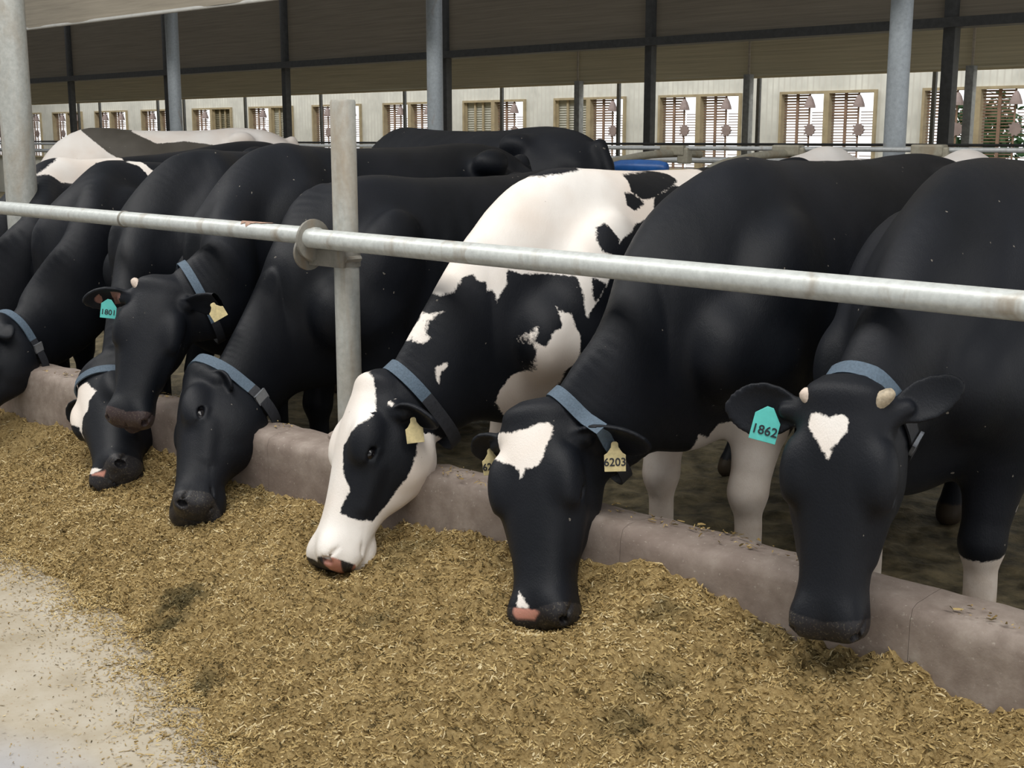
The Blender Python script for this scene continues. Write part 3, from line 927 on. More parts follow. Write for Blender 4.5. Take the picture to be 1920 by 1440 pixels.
PATCH['profile'] = {"head":[[[0.115,-0.136],[0.143,0.044],[0.183,-0.136],[0.294,-0.16],[0.286,-0.157],[0.201,-0.146]]]}
PATCH['snip'] = {"head":[[[0.007,-0.223],[0.021,-0.242],[0.169,0.007],[0.322,0.068],[0.349,0.007],[0.409,-0.017],[0.414,-0.071],[0.508,-0.159],[0.439,-0.123],[0.054,-0.26],[0.033,-0.361]],[[0.704,-0.237],[0.898,-0.035],[0.956,0.023],[0.966,-0.026],[0.901,-0.086]]],"pink":[[[0.866,-0.201],[0.954,0.025],[0.97,-0.019],[0.911,-0.086]]]}
PATCH['saddle'] = {"body":[[[-0.046,1.34],[0.06,1.399],[0.223,1.482],[0.291,1.512],[0.545,1.551],[0.516,1.408],[0.456,1.393],[0.34,1.407],[0.292,1.357],[0.273,1.319],[0.152,1.262],[0.146,1.295],[0.059,1.305],[0.015,1.347]]]}
PATCH['edge'] = {"body":[[[0.201,1.424],[0.291,1.448],[0.299,1.397],[0.33,1.36],[0.383,1.352],[0.484,1.387],[0.389,1.315],[0.289,1.303],[0.276,1.346],[0.255,1.401]]]}
# ------------------------------------------------------------------ the herd at the feed curb
def facing(p, deg, lift=0.0):
    c = unit(CAM - np.asarray(p, float))
    a = math.radians(deg)
    return c * math.cos(a) - RT * math.sin(a) + np.array((0, 0, lift))

YW = 3.42
def feed_cow(key, label, ridge, poll, muz, face, mids, **kw):
    """ridge: pixel of the highest back just behind the withers; mids: nape pixels with their y"""
    r = at(ridge[0], ridge[1], YW + .18)
    p = at(*poll); m = at(*muz)
    n0 = np.array((r[0], YW + .10, r[2] - .05))
    nape = [n0] + [at(*q) for q in mids]
    return make_cow(key, label, (r[0] + kw.pop('dx', 0), YW), p, m, facing(p, face, kw.pop('lift', 0)), nape, Hw=r[2], **kw)

BACK_ONLY = {}
def back_cow(key, label, x, y, yaw, Hw, high=False, **kw):
    S = np.array((math.sin(yaw), math.cos(yaw), 0)); G = np.array((x, y, 0)); z = np.array((0, 0, 1.0))
    if high:
        p = G - S * .62 + z * 1.22; m = G - S * .98 + z * .82; mids = [G - S * .18 + z * (Hw - .06), G - S * .40 + z * 1.30]
    else:
        p = G - S * .72 + z * .80; m = G - S * .98 + z * .34; mids = [G - S * .18 + z * (Hw - .10), G - S * .48 + z * (1.12)]
    nape = [G + S * .1 + z * (Hw - .05)] + mids
    return make_cow(key, label, (x, y), p, m, -S + z * .4, nape, Hw=Hw, yaw=yaw, fine=.011, **kw)


cows = {}
def build_cows(only=None):
    D = {}
    D['heart'] = lambda: feed_cow('heart', 'black cow with a white heart on its forehead and a teal tag in one ear',
        (1890, 297), (1578, 735, 2.74), (1540, 1200, 2.60), 14, [(1768, 345, 3.30), (1700, 455, 3.08), (1622, 640, 2.86)],
        group='cows feeding along the curb', pink=.0, dx=-.09, girth=.95,
        horns=[(1, 'horn', .05), (-1, 'pink_horn', .03)],
        ears={-1: dict(dir=(.02, -.97, -.05), faceW=(.45, -.85, .1), wid=.070), 1: dict(dir=(-.50, .80, -.22), faceW=(.35, -.75, .25), len=.20, wid=.052)},
        tags=[dict(s=-1, kind='teal', l=.42, text='1862', roll=-.22, w=.068, h=.080, size=.033)],
        collar=dict(back=.11, width=.042, sag=.0, blue=(-1.3, 1.0), buckle=1.95))
    D['star'] = lambda: feed_cow('star', 'black cow with a ragged white star on its forehead, yellow tag 6203',
        (1400, 300), (990, 772, 2.72), (1000, 1172, 2.50), 24, [(1255, 372, 3.28), (1175, 490, 3.06), (1075, 690, 2.84)],
        group='cows feeding along the curb', pink=.0, girth=.89,
        ears={1: dict(dir=(.27, .95, -.03), faceW=(.40, -.60, -.62), len=.255, wid=.072, base=(.11, .17, -.115)), -1: dict(dir=(.12, -.9, -.35), face=(.8, 0, .5), len=.15)},
        tags=[dict(s=1, kind='yellow', l=.56, text='6203', roll=.04, w=.062, h=.078, size=.033), dict(s=-1, kind='yellow', l=.5, text='6203', face=(.9, -.5, .2), roll=.05)],
        collar=dict(back=.16, width=.042, blue=(-1.2, 1.5), buckle=None))
    D['blaze'] = lambda: feed_cow('blaze', 'white and black patched cow with a wide white blaze down a pale face',
        (1080, 320), (680, 712, 2.72), (580, 1052, 2.42), 64, [(962, 352, 3.30), (865, 460, 3.06), (757, 640, 2.84)],
        group='cows feeding along the curb', pink=.0, girth=.87, mouth=.05, tongue=True, skin_t=.99,
        ears={1: dict(dir=(.18, .95, -.42), faceW=(.40, -.60, -.55), len=.21, wid=.062, base=(.14, .175, -.16)), -1: dict(dir=(-.60, -.70, -.1), faceW=(.5, -.85, .3), len=.15)},
        tags=[dict(s=1, kind='yellow', l=.5, roll=.1, h=.075)],
        collar=dict(back=.15, width=.045, blue=(-1.3, 1.5), buckle=None))
    D['profile'] = lambda: feed_cow('profile', 'all black cow eating side-on with a grey collar buckle under its jaw',
        (670, 330), (352, 705, 2.74), (318, 968, 2.42), 68, [(560, 375, 3.30), (492, 520, 3.06), (420, 640, 2.86)],
        group='cows feeding along the curb', pink=.0, girth=.78, dx=.10,
        ears={1: dict(dir=(.70, .55, -.62), faceW=(.5, -.7, -.3), len=.15, wid=.042), -1: dict(dir=(-.2, -.9, -.3))},
        collar=dict(back=.09, width=.048, sag=.05, blue=(-1.0, 2.15), buckle=2.35, solid=True))
    D['raised'] = lambda: feed_cow('raised', 'black cow lifting its feed-dusted nose to look at the camera, teal tag 1801',
        (545, 275), (296, 530, 2.76), (232, 790, 2.50), 14, [(450, 330, 3.3), (405, 410, 3.08), (365, 480, 2.9)],
        group='cows feeding along the curb', pink=.05, earinner=1.0, girth=.74, dx=-.08,
        horns=[(-1, 'pink_horn', .04)],
        ears={-1: dict(dir=(.30, -.95, .0), face=(.9, 0, .4), len=.21), 1: dict(toW=at(458, 578, 2.78), faceW=(.4, -.8, -.35), wid=.056)},
        tags=[dict(s=-1, kind='teal', l=.48, m=.0, text='1801', roll=-.15, w=.062, h=.070), dict(s=1, kind='yellow', l=.62, m=.02, n=.02, roll=.5, h=.062, w=.06)],
        collar=dict(back=.20, width=.035, blue=(-1.3, 1.3), buckle=None))
    D['snip'] = lambda: feed_cow('snip', 'black cow with a white blaze and pink nostril feeding under the raised head',
        (400, 285), (165, 690, 2.72), (188, 893, 2.46), 34, [(300, 345, 3.3), (245, 450, 3.06), (215, 560, 2.88)],
        group='cows feeding along the curb', pink=.0, girth=.74, dx=-.10,
        ears={-1: dict(dir=(.0, -.98, -.1), len=.15), 1: dict(dir=(.2, .95, -.2), len=.14)},
        collar=dict(back=.07, width=.035, blue=(-1.5, 1.5), buckle=None))
    D['edge'] = lambda: feed_cow('edge', 'black cow with collar whose head is cut by the left picture edge',
        (225, 303), (-20, 600, 2.72), (-90, 800, 2.44), 62, [(160, 350, 3.3), (100, 470, 3.06), (30, 570, 2.86)],
        group='cows feeding along the curb', pink=.0, girth=.78,
        ears={1: dict(dir=(.5, .75, -.3), face=(.5, .3, -.5), len=.13, wid=.045), -1: dict(dir=(-.2, -.9, -.3))},
        collar=dict(back=.08, width=.04, sag=.05, blue=(-1.0, 1.9), buckle=2.2, solid=True))
    D['saddle'] = lambda: feed_cow('saddle', 'black cow with white withers beside the thick post, head out of the picture',
        (120, 300), (-170, 600, 2.72), (-260, 790, 2.44), 60, [(60, 350, 3.3), (0, 440, 3.06), (-90, 540, 2.86)],
        group='cows feeding along the curb', pink=.0, rumpdrop=-.08, girth=.70)
    GB = 'cows standing behind the feeding row'
    D['rump'] = lambda: back_cow('rump', 'black cow standing crosswise behind the feeding row, its rump end at the picture centre', at(740, 250, 5.82)[0], 5.82, math.radians(90), 1.60, group=GB)
    D['pale'] = lambda: back_cow('pale', 'mostly white cow with grey saddle patch standing behind at the far left', at(150, 250, 5.5)[0], 5.5, math.radians(28), 1.62, group=GB, coat_mat='coat_grey')
    D['tip'] = lambda: back_cow('tip', 'cow of which only a white back tip shows above the central black back', at(1578, 280, 6.8)[0], 6.8, math.pi, at(1595, 277, 6.8)[2], high=True, group=GB, rumpdrop=.10, body_scale=.78, girth=.75)
    D['tip2'] = lambda: back_cow('tip2', 'cow of which only a white back tip shows near the right edge', at(1838, 290, 6.8)[0], 6.8, math.pi, at(1838, 285, 6.8)[2], high=True, group=GB, rumpdrop=.10, body_scale=.78, girth=.75)
    for k, f in D.items():
        if only is None or k in only: cows[k] = f()
import time
_t = time.time()
# ------------------------------------------------------------------ the barn
def surf(name, color, rough, stops=None, scale=3.0, det=6, b=0.2, bd=0.01, vec_scale=None, extra=None):
    m, n, l, bs = mat_new(name, color, rough)
    vec = None
    g = n.new('ShaderNodeNewGeometry')
    mp = n.new('ShaderNodeMapping')
    mp.inputs['Scale'].default_value = vec_scale or (1, 1, 1)
    l.new(g.outputs['Position'], mp.inputs['Vector'])
    vec = mp.outputs[0]
    f = noise(n, l, scale, det, 0.65, vec)
    c = ramp(n, l, f, stops or [(0.3, tuple(v * .8 for v in color)), (0.7, tuple(min(1, v * 1.15) for v in color))])
    if extra: c = extra(n, l, c, vec)
    l.new(c, bs.inputs['Base Color'])
    if b: bump(n, l, bs, f, b, bd)
    MAT[name] = m
    return m

def floor_extra(n, l, c, vec):
    sp = noise(n, l, 55, 3, 0.7, vec)
    c = mixc(n, l, ramp(n, l, sp, [(0.60, (0, 0, 0)), (0.68, (.75, .75, .75))]), c, (0.34, 0.24, 0.13))
    f2 = noise(n, l, 1.1, 3, 0.5, vec)
    sep = n.new('ShaderNodeSeparateXYZ'); l.new(vec, sep.inputs[0])
    d = math_(n, l, 'SUBTRACT', 1.42, sep.outputs['Y'])
    m = math_(n, l, 'MULTIPLY', math_(n, l, 'ADD', d, math_(n, l, 'MULTIPLY', math_(n, l, 'SUBTRACT', f2, .5), .9)), 3.0, clamp=True)
    return mixc(n, l, math_(n, l, 'MULTIPLY', m, .75), c, (0.36, 0.38, 0.44))
surf('feed_alley_floor', (0.60, 0.53, 0.42), 0.7, [(0.3, (0.36, 0.305, 0.215)), (0.5, (0.45, 0.395, 0.30)), (0.72, (0.52, 0.475, 0.39))], 5.0, 6, .15, .004, extra=floor_extra)
surf('manure_floor', (0.10, 0.08, 0.05), 0.55, [(0.35, (0.05, 0.042, 0.022)), (0.5, (0.17, 0.14, 0.078)), (0.68, (0.32, 0.26, 0.15))], 9.0, 8, .8, .03)
def curb_extra(n, l, c, vec):
    f = noise(n, l, 2.2, 4, 0.6, vec, 0.5)
    c = mixc(n, l, math_(n, l, 'MULTIPLY', ramp(n, l, f, [(0.42, (0, 0, 0)), (0.65, (1, 1, 1))]), .6), c, (0.16, 0.115, 0.095))
    s = noise(n, l, 70, 3, .7, vec)
    return mixc(n, l, ramp(n, l, s, [(0.63, (0, 0, 0)), (0.70, (.6, .6, .6))]), c, (0.48, 0.43, 0.37))
surf('curb_concrete', (0.30, 0.25, 0.21), 0.8, [(0.3, (0.22, 0.175, 0.145)), (0.6, (0.33, 0.275, 0.235)), (0.8, (0.42, 0.37, 0.32))], 14, 6, .35, .008, extra=curb_extra)
def rib_extra(n, l, c, vec):
    w = n.new('ShaderNodeTexWave'); w.wave_type = 'BANDS'; w.bands_direction = 'X'
    w.inputs['Scale'].default_value = 3.2; w.inputs['Distortion'].default_value = 0
    l.new(vec, w.inputs['Vector'])
    return mixc(n, l, ramp(n, l, w.outputs['Fac'], [(0.05, (1, 1, 1)), (0.25, (0, 0, 0))]), c, (0.60, 0.60, 0.56))
surf('white_cladding', (0.66, 0.67, 0.63), 0.5, None, 2, 3, 0, extra=rib_extra)
surf('tan_fabric', (0.55, 0.49, 0.33), 0.9, None, 4, 4, .1, vec_scale=(.2, .2, 12))
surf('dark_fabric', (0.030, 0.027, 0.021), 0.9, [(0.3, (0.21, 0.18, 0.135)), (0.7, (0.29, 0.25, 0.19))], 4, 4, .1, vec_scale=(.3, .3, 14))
surf('pale_fabric', (0.42, 0.37, 0.29), 0.9, None, 3, 4, .1, vec_scale=(.3, .3, 10))
simple('white_hem', (0.72, 0.71, 0.66), 0.5, 0, 10, 0.08, 0)
simple('slat_brown', (0.26, 0.17, 0.12), 0.6, 0, 8, 0.2, 0)
simple('slat_white', (0.42, 0.42, 0.36), 0.6, 0, 8, 0.1, 0)
simple('slat_dark', (0.13, 0.115, 0.07), 0.6, 0, 8, 0.2, 0)
simple('frame_wood', (0.36, 0.30, 0.19), 0.6, 0, 8, 0.15, 0)
simple('silhouette', (0.28, 0.22, 0.21), 0.6, 0, 8, 0.15, 0)
surf('yard', (0.5, 0.5, 0.45), 0.9)
surf('stall_bedding', (0.22, 0.17, 0.10), 0.9, None, 8, 6, .5, .03)

def struct(mb, name, mat, parent=None, **k):
    o = mb.build(name, mat, parent, **k)
    if parent is None: o['kind'] = 'structure'
    return o

XL, XR = -46.0, 3.0
mb = MB(); mb.box((XL, -6, -.12), (XR, 2.80, 0)); struct(mb, 'floor', MAT['feed_alley_floor'])
# cow alley (dirty concrete), finely divided and lumpy
nx, ny = 420, 150
gx = np.concatenate([np.linspace(XL, -8, 60)[:-1], np.linspace(-8, XR, nx - 59)]); gy = np.linspace(2.93, 7.0, ny)
def grid_mesh(name, gx, gy, zf):
    X, Y = np.meshgrid(gx, gy, indexing='ij')
    Z = zf(X, Y)
    V = np.stack([X, Y, Z], -1).reshape(-1, 3)
    a = np.arange(len(gx) * len(gy)).reshape(len(gx), len(gy))
    Q = np.stack([a[:-1, :-1], a[1:, :-1], a[1:, 1:], a[:-1, 1:]], -1).reshape(-1, 4)
    return fast_mesh(name, V, Q)
o = link('trim_1', grid_mesh('trim_1', gx, gy, lambda X, Y: -.012 + .02 * vnoise(X, Y, 3, 1) + .022 * vnoise(X, Y, 9, 2) + .012 * vnoise(X, Y, 22, 3)), MAT['manure_floor'])
tag(o, kind='structure')
mb = MB(); mb.box((XL, 2.80, -.12), (XR, 7.0, -.05)); struct(mb, 'floor', MAT['manure_floor'])
mb = MB(); mb.box((XL, 7.0, -.1), (XR, 12.6, .18)); struct(mb, 'floor', MAT['stall_bedding'])
mb = MB(); mb.box((XL, 12.6, -.1), (XR, 17.0, 0)); struct(mb, 'floor', MAT['manure_floor'])

# the feed curb, cast in lengths
CURB_Z = .44
def curb(x0, x1):
    nxs = max(2, int((x1 - x0) / .05)); prof = [(2.785, -.1), (2.785, .2), (2.79, .40), (2.80, .43), (2.825, .441), (2.90, .443), (2.95, .440), (2.972, .425), (2.98, .38), (2.98, -.1)]
    # subdivide the profile
    pp = []
    for (a, b), (c, d) in zip(prof, prof[1:]):
        k = max(1, int(math.hypot(c - a, d - b) / .03))
        for i in range(k): pp.append((a + (c - a) * i / k, b + (d - b) * i / k))
    pp.append(prof[-1])
    pp = np.array(pp); xs_ = np.linspace(x0, x1, nxs)
    V = np.array([[(x, p[0], p[1]) for p in pp] for x in xs_]).reshape(-1, 3)
    nn = vnoise(V[:, 0] * 1.0, V[:, 1] + V[:, 2], 4, 5) * .018 + vnoise(V[:, 0], V[:, 1] * 3 + V[:, 2], 17, 6) * .008
    V[:, 2] += np.where(V[:, 2] > .3, nn, 0); V[:, 1] += nn * .5
    n2 = len(pp)
    a = np.arange(nxs * n2).reshape(nxs, n2)
    Q = np.stack([a[:-1, :-1], a[1:, :-1], a[1:, 1:], a[:-1, 1:]], -1).reshape(-1, 4)
    me = fast_mesh('feed_curb', V, Q)
    return link('feed_curb', me, MAT['curb_concrete'])
joints = [XL, -20, -12, -8.2, -5.6, -3.95, -2.23, -1.33, .4, XR]
for i in range(len(joints) - 1):
    o = curb(joints[i] + .0004, joints[i + 1] - .0004)
    tag(o, 'concrete length of the feed curb between the feed and the cows', 'curb', 'lengths of the concrete feed curb')
near = {5: 'stained concrete curb length between the white-faced cow and the yellow-tagged cow', 6: 'bare concrete curb length behind the nose of the heart-faced cow', 7: 'concrete curb length running out of the right picture edge'}
for i, t in near.items():
    q = [o for o in bpy.data.objects if o.name.startswith('feed_curb')][i]
    q['label'] = t

# back wall with shuttered windows
YWALL = 17.0
Z0, Z1 = 1.02, 2.22
wins = []
for k in range(17):
    xr = -(.400 + .1335 * k) * YWALL
    wins.append((xr - .093 * YWALL, xr))
mb = MB()
mb.box((XL, YWALL, -.1), (XR, YWALL + .12, Z0)); mb.box((XL, YWALL, Z1), (XR, YWALL + .12, 5.6))
edges = [XR] + [v for a, b in wins for v in (b, a)] + [XL]
for i in range(0, len(edges), 2):
    mb.box((edges[i + 1], YWALL, Z0), (edges[i], YWALL + .12, Z1))
struct(mb, 'wall_back', MAT['white_cladding'])
mb = MB(); mb.box((XL - .2, -6, -.1), (XL, 17, 5.6)); struct(mb, 'wall_left', MAT['white_cladding'])
mb = MB(); mb.box((XL, -6.2, -.1), (XR, -6, 5.6)); struct(mb, 'wall_front', MAT['white_cladding'])  # unseen wall behind the camera, added to block horizon light and bounce fill

def star(cx, cz, y, r):
    pts = []
    for i in range(20):
        a = math.pi * 2 * i / 20; q = r * (1.0 if i % 2 == 0 else .68) * (1 + .12 * math.sin(i * 2.7))
        pts.append((q * math.cos(a), q * math.sin(a)))
    m = MB(); m.plate(pts, (cx, y, cz), (1, 0, 0), (0, 0, 1), (0, 1, 0), .03); return m
shut = {3: ('white', None), 4: ('white', None), 7: (None, 'white'), 8: (None, 'dark')}
for k, (xa, xb) in enumerate(wins):
    w = empty('window_%d' % (k + 1), ((xa + xb) / 2, YWALL, Z0)); w['kind'] = 'structure'
    m = MB(); t = .038; y0, y1 = YWALL - .05, YWALL + .12
    m.box((xa, y0, Z0), (xb, y1, Z0 + t)); m.box((xa, y0, Z1 - t), (xb, y1, Z1))
    m.box((xa, y0, Z0 + t), (xa + t, y1, Z1 - t)); m.box((xb - t, y0, Z0 + t), (xb, y1, Z1 - t))
    xm = (xa + xb) / 2
    m.box((xm - .045, y0, Z0 + t), (xm + .045, y1, Z1 - t))
    m.build('window_frame', MAT['frame_wood'], w)
    for side, (a, b) in enumerate(((xa + t, xm - .045), (xm + .045, xb - t))):
        kind = shut.get(k, (None, None))[side]
        pw = b - a
        m = MB()
        ns = 27
        if kind:
            for i in range(ns):
                z = Z0 + t + (Z1 - Z0 - 2 * t) * (i + .5) / ns
                m.add([(a, YWALL + .02, z - .022), (b, YWALL + .02, z - .022), (b, YWALL + .045, z + .024), (a, YWALL + .045, z + .024)], [(0, 1, 2, 3)])
                m.box((a, YWALL + .03, z - .024), (b, YWALL + .05, z + .024))
            p = m.build('shutter', MAT['slat_' + kind], w)
            p['label'] = 'closed louvre shutter'
            m = MB()
            for q in (.0, .33, .62): m.box((a + pw * q, YWALL - .01, Z0 + t), (a + pw * q + .04, YWALL + .02, Z1 - t))
            m.build('shutter_stile', MAT['frame_wood'], p); bpy.data.objects[-1] if False else None
        else:
            # open louvre: slats across the left two thirds, shorter ones on the right
            for i in range(ns):
                z = Z0 + t + (Z1 - Z0 - 2 * t) * (i + .5) / ns
                th = .0075 if z < 1.80 else .0125  # lower slats thinned to imitate bloom from the bright outside
                m.box((a, YWALL + .05, z - th), (a + pw * .60, YWALL + .075, z + th))
                if 1.55 < z < 1.95 or z < 1.3: m.box((a + pw * .66, YWALL + .05, z - .006), (b, YWALL + .07, z + .006))
            m.build('shutter', MAT['slat_brown'], w)
            m = MB()
            m.box((a + pw * .29, YWALL + .03, Z0 + t), (a + pw * .35, YWALL + .05, Z1 - t))
            m.tube([(a + pw * .64, YWALL + .0, Z0 + t), (a + pw * .64, YWALL + .0, Z1 - t)], .014, 8)
            m.build('shutter_rod', MAT['slat_brown'], w)
            m = MB()
            c = a + pw * .66
            m.tube([(c, YWALL - .02, Z1 - .24), (c, YWALL - .02, Z1 - .20), (c, YWALL - .02, Z1 - .12), (c, YWALL - .02, Z1 - .07)], [.085, .078, .05, .02], 12)
            m.build('vent_bell', MAT['silhouette'], w)
            star(c + .01, 1.66, YWALL - .02, .105).build('vent_rosette', MAT['silhouette'], w)
# trees of the yard outside, seen through the shutters at the right
def bush(x, y, z, r, label):
    rr = np.random.default_rng(int(abs(x * 100)))
    n = 900
    d = rr.normal(size=(n, 3)); d /= np.linalg.norm(d, axis=1)[:, None]
    c = np.array((x, y, z)) + d * (r * (0.55 + .45 * rr.random(n)))[:, None] * np.array((1, 1, 1.1))
    a = rr.normal(size=(n, 3)); a /= np.linalg.norm(a, axis=1)[:, None]
    b = np.cross(a, d); s = .10
    V = np.stack([c - a * s, c + b * s * .6, c + a * s, c - b * s * .6], 1).reshape(-1, 3)
    o = link('bush', fast_mesh('bush', V, np.arange(n * 4).reshape(-1, 4)), MAT['leaf'])
    m = MB(); m.tube([(x, y, 0), (x, y, z)], .06, 8); tr = m.build('trunk', MAT['slat_brown'])
    tr.parent = o; tr.matrix_parent_inverse = Matrix.Identity(4)
    tag(o, label, 'bush')
simple('leaf', (0.10, 0.22, 0.08), 0.6, 0, 5, .4, 0)
bush(-9.9, 22.5, 1.55, .75, 'green bush outside the rightmost shuttered window')
mb = MB(); mb.box((XL, 17.12, -.2), (XR, 60, -.1)); struct(mb, 'floor', MAT['yard'])

# barn curtains and the steel that carries them
def zat(px, py, Y): return at(px, py, Y)[2]
YT, YD, YP = 12.6, 10.5, 6.6
zt = (zat(1920, 130, YT) + zat(340, 181, YT)) / 2
zd = (zat(1920, 32, YD) + zat(65, 156, YD)) / 2
zp = (zat(57, 53, YP) + zat(420, 9, YP)) / 2
print('curtain z', zt, zd, zp)
def curtain(name, Y, z, mat, label, hem, hemr, x0=XL, x1=XR, top=5.4, parts=()):
    root = empty(name, ((x0 + x1) / 2, Y, z)); tag(root, label, 'curtain')
    nxx = int((x1 - x0) / .25); xs_ = np.linspace(x0, x1, nxx); zs_ = np.linspace(z, top, 6)
    X, Z = np.meshgrid(xs_, zs_, indexing='ij')
    Yv = Y + .02 * np.sin(X * 2.1) + .012 * np.sin(X * 5.3)
    V = np.stack([X, Yv, Z], -1).reshape(-1, 3); a = np.arange(len(V)).reshape(X.shape)
    Q = np.stack([a[:-1, :-1], a[1:, :-1], a[1:, 1:], a[:-1, 1:]], -1).reshape(-1, 4)
    nv = len(V)
    V2 = np.vstack([V, V + np.array((0, .006, 0))]); Q2 = np.vstack([Q, Q[:, ::-1] + nv])
    link('fabric', fast_mesh('fabric', V2, Q2), mat, root)
    m = MB(); m.tube([(x0, Y, z), (x1, Y, z)], hemr, 10); m.build('hem_bar', hem, root, smooth=50)
    return root
r = curtain('tan_curtain', YT, zt, MAT['tan_fabric'], 'tan barn curtain band just above the far windows', MAT['tan_fabric'], .022)
for x in (1085, 1404, 1820):
    X_ = at(x, 200, YT)[0]; m = MB(); m.box((X_ - .012, YT - .03, zt), (X_ + .012, YT - .015, 5.3)); m.build('seam', MAT['pale_fabric'], r)
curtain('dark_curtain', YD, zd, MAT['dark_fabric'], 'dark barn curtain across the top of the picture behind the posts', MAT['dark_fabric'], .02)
r = curtain('pale_curtain', YP, zp, MAT['pale_fabric'], 'pale barn curtain with white hem pipe at the upper left corner', MAT['white_hem'], .018)
# steel beam under the dark curtain
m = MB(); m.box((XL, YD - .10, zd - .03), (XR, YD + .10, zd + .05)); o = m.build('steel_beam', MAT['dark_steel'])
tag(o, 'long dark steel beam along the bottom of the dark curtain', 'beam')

def tall_post(px, Y, w, z1, mat, name, label, cat, group, square=False, z0=0.0):
    x = at(px, 200, Y)[0]
    m = MB()
    if square:
        m.box((x - w / 2, Y - w / 2, z0), (x + w / 2, Y + w / 2, z1))
    else: m.tube([(x, Y, z0), (x, Y, z1)], w / 2, 28)
    o = m.build(name, MAT[mat], smooth=40, bevel=.004 if square else 0)
    tag(o, label, cat, group)
    return o
G1 = 'round grey posts along the stalls'
for px, lab in ((1681, 'round grey post right of centre, above the stall rail'), (816, 'round grey post at the picture centre behind the black backs'),
                (329, 'round grey post under the pale curtain hem'), (20 - 78, 'round grey post off the left edge')):
    tall_post(px, 7.5, .135, 5.4, 'grey_post', 'barn_post', lab, 'post', G1, z0=.15)
G2 = 'dark steel posts under the beam'
for px, lab in ((1776, 'dark steel post beside the rightmost window'), (1218, 'dark steel post crossing the edge of the central window'), (838, 'dark steel post half hidden by the central grey post'),
                (538, 'dark steel post left of the short feed post'), (317, 'dark steel post hugging the grey post at left'), (136, 'dark steel post right of the thick left post')):
    tall_post(px, YD, .105 if px > 1700 else .085, 5.4, 'dark_steel', 'steel_post', lab, 'post', G2, True, z0=.15)
G3 = 'grey conduits on the far curtain'
for px in (1817, 1402, 1085):
    tall_post(px, YT - .1, .085, zt + .02, 'grey_conduit', 'grey_upright', {1817: 'grey upright under the tan curtain at far right', 1402: 'grey upright on the white wall left of the widest bright window', 1085: 'grey upright splitting the half-closed window'}[px], 'post', G3, True)
G4 = 'thin dark uprights before the white wall'
for px in (1750, 1422, 1160, 941, 759, 602, 460, 345, 296, 187, 147):
    tall_post(px, 14.3, .045, 3.2, 'dark_steel', 'thin_upright', 'thin dark upright in front of the white wall %s' % {1750: 'left of the rightmost steel post', 1422: 'left of the bright double window', 1160: 'right of the half-closed window', 941: 'right of the central grey post', 759: 'over the bright window left of centre', 602: 'behind the short feed post', 460: 'by the white closed shutter', 345: 'close to the left grey post', 296: 'left of the left grey post', 187: 'between the narrow left windows', 147: 'near the thick left post'}[px], 'post', G4, True)

# stall rails and loops
YS = 7.25
zs1 = (zat(1500, 278, YS) + zat(1180, 278, YS)) / 2
m = MB(); m.tube([(XL, YS, zs1), (-1.5, YS, zs1)], .015, 12); tag(m.build('neck_rail', MAT['stall_pipe'], smooth=40), 'bright thin pipe running above the stalls behind the cows', 'rail')
m = MB(); m.tube([(XL, YS + .5, zs1 - .09), (-1.5, YS + .5, zs1 - .09)], .022, 12); tag(m.build('stall_rail', MAT['stall_pipe'], smooth=40), 'duller pipe just beneath the bright stall rail', 'rail')
m = MB(); m.tube([(XL, 10.0, 1.49), (-1.5, 10.0, 1.49)], .012, 8); tag(m.build('stall_cable', MAT['dark_steel'], smooth=40), 'thin dark line just above the bright stall rail', 'cable')
for i, px in enumerate((1265, 1478, 1742)):
    p0 = at(px, 282, YS)
    m = MB(); sg = -1 if i == 2 else 1
    pts = spline([(p0[0], YS + .30, p0[2] - .03), (p0[0], YS + .02, p0[2] - .02), (p0[0] - .05, YS - sg * .35, p0[2] - .04), (p0[0] - .10, YS - sg * .75, p0[2] - .12), (p0[0] - .12, YS - sg * .95, p0[2] - .32), (p0[0] - .10, YS - sg * .80, p0[2] - .60), (p0[0], YS - sg * .1, p0[2] - .68), (p0[0], YS + .4, p0[2] - .70)], 40)
    m.tube(list(pts), .026, 12)
    r = m.build('stall_loop', MAT['stall_loop'], smooth=40)
    tag(r, ['beige bent stall loop above the blue plastic tub', 'beige bent stall loop rising beside the patched back', 'beige stall loop clamp left of the rightmost white back'][i], 'stall divider', 'stall loops under the rail')
    c = MB(); c.box((p0[0] - .10, YS - .04, p0[2] - .035), (p0[0] + .10, YS + .04, p0[2] + .035)); c.box((p0[0] + .04, YS - .03, p0[2] - .09), (p0[0] + .13, YS + .03, p0[2] + .02))
    cc = c.build('clamp', MAT['stall_loop'], bevel=.012); cc.parent = r; cc.matrix_parent_inverse = Matrix.Identity(4)
# blue plastic tub
c0 = at(1200, 308, 6.35)
m = MB()
m.tube([c0 + np.array(((q - .5) * .42, 0, -.02 + .0 * q)) for q in (0, .03, .15, .5, .85, .97, 1)], [.02, .035, .045, .05, .045, .035, .02], 24)
m.tube([(c0[0] - .15, c0[1], .0), (c0[0] - .15, c0[1], c0[2] - .05)], .03, 10); m.tube([(c0[0] + .15, c0[1], .0), (c0[0] + .15, c0[1], c0[2] - .05)], .03, 10)
tag(m.build('plastic_tub', MAT['blue_plastic'], smooth=50), 'blue plastic tub glimpsed above the black and white backs', 'tub')

simple('rust', (0.36, 0.23, 0.17), 0.8, 0, 90, .3, .3)
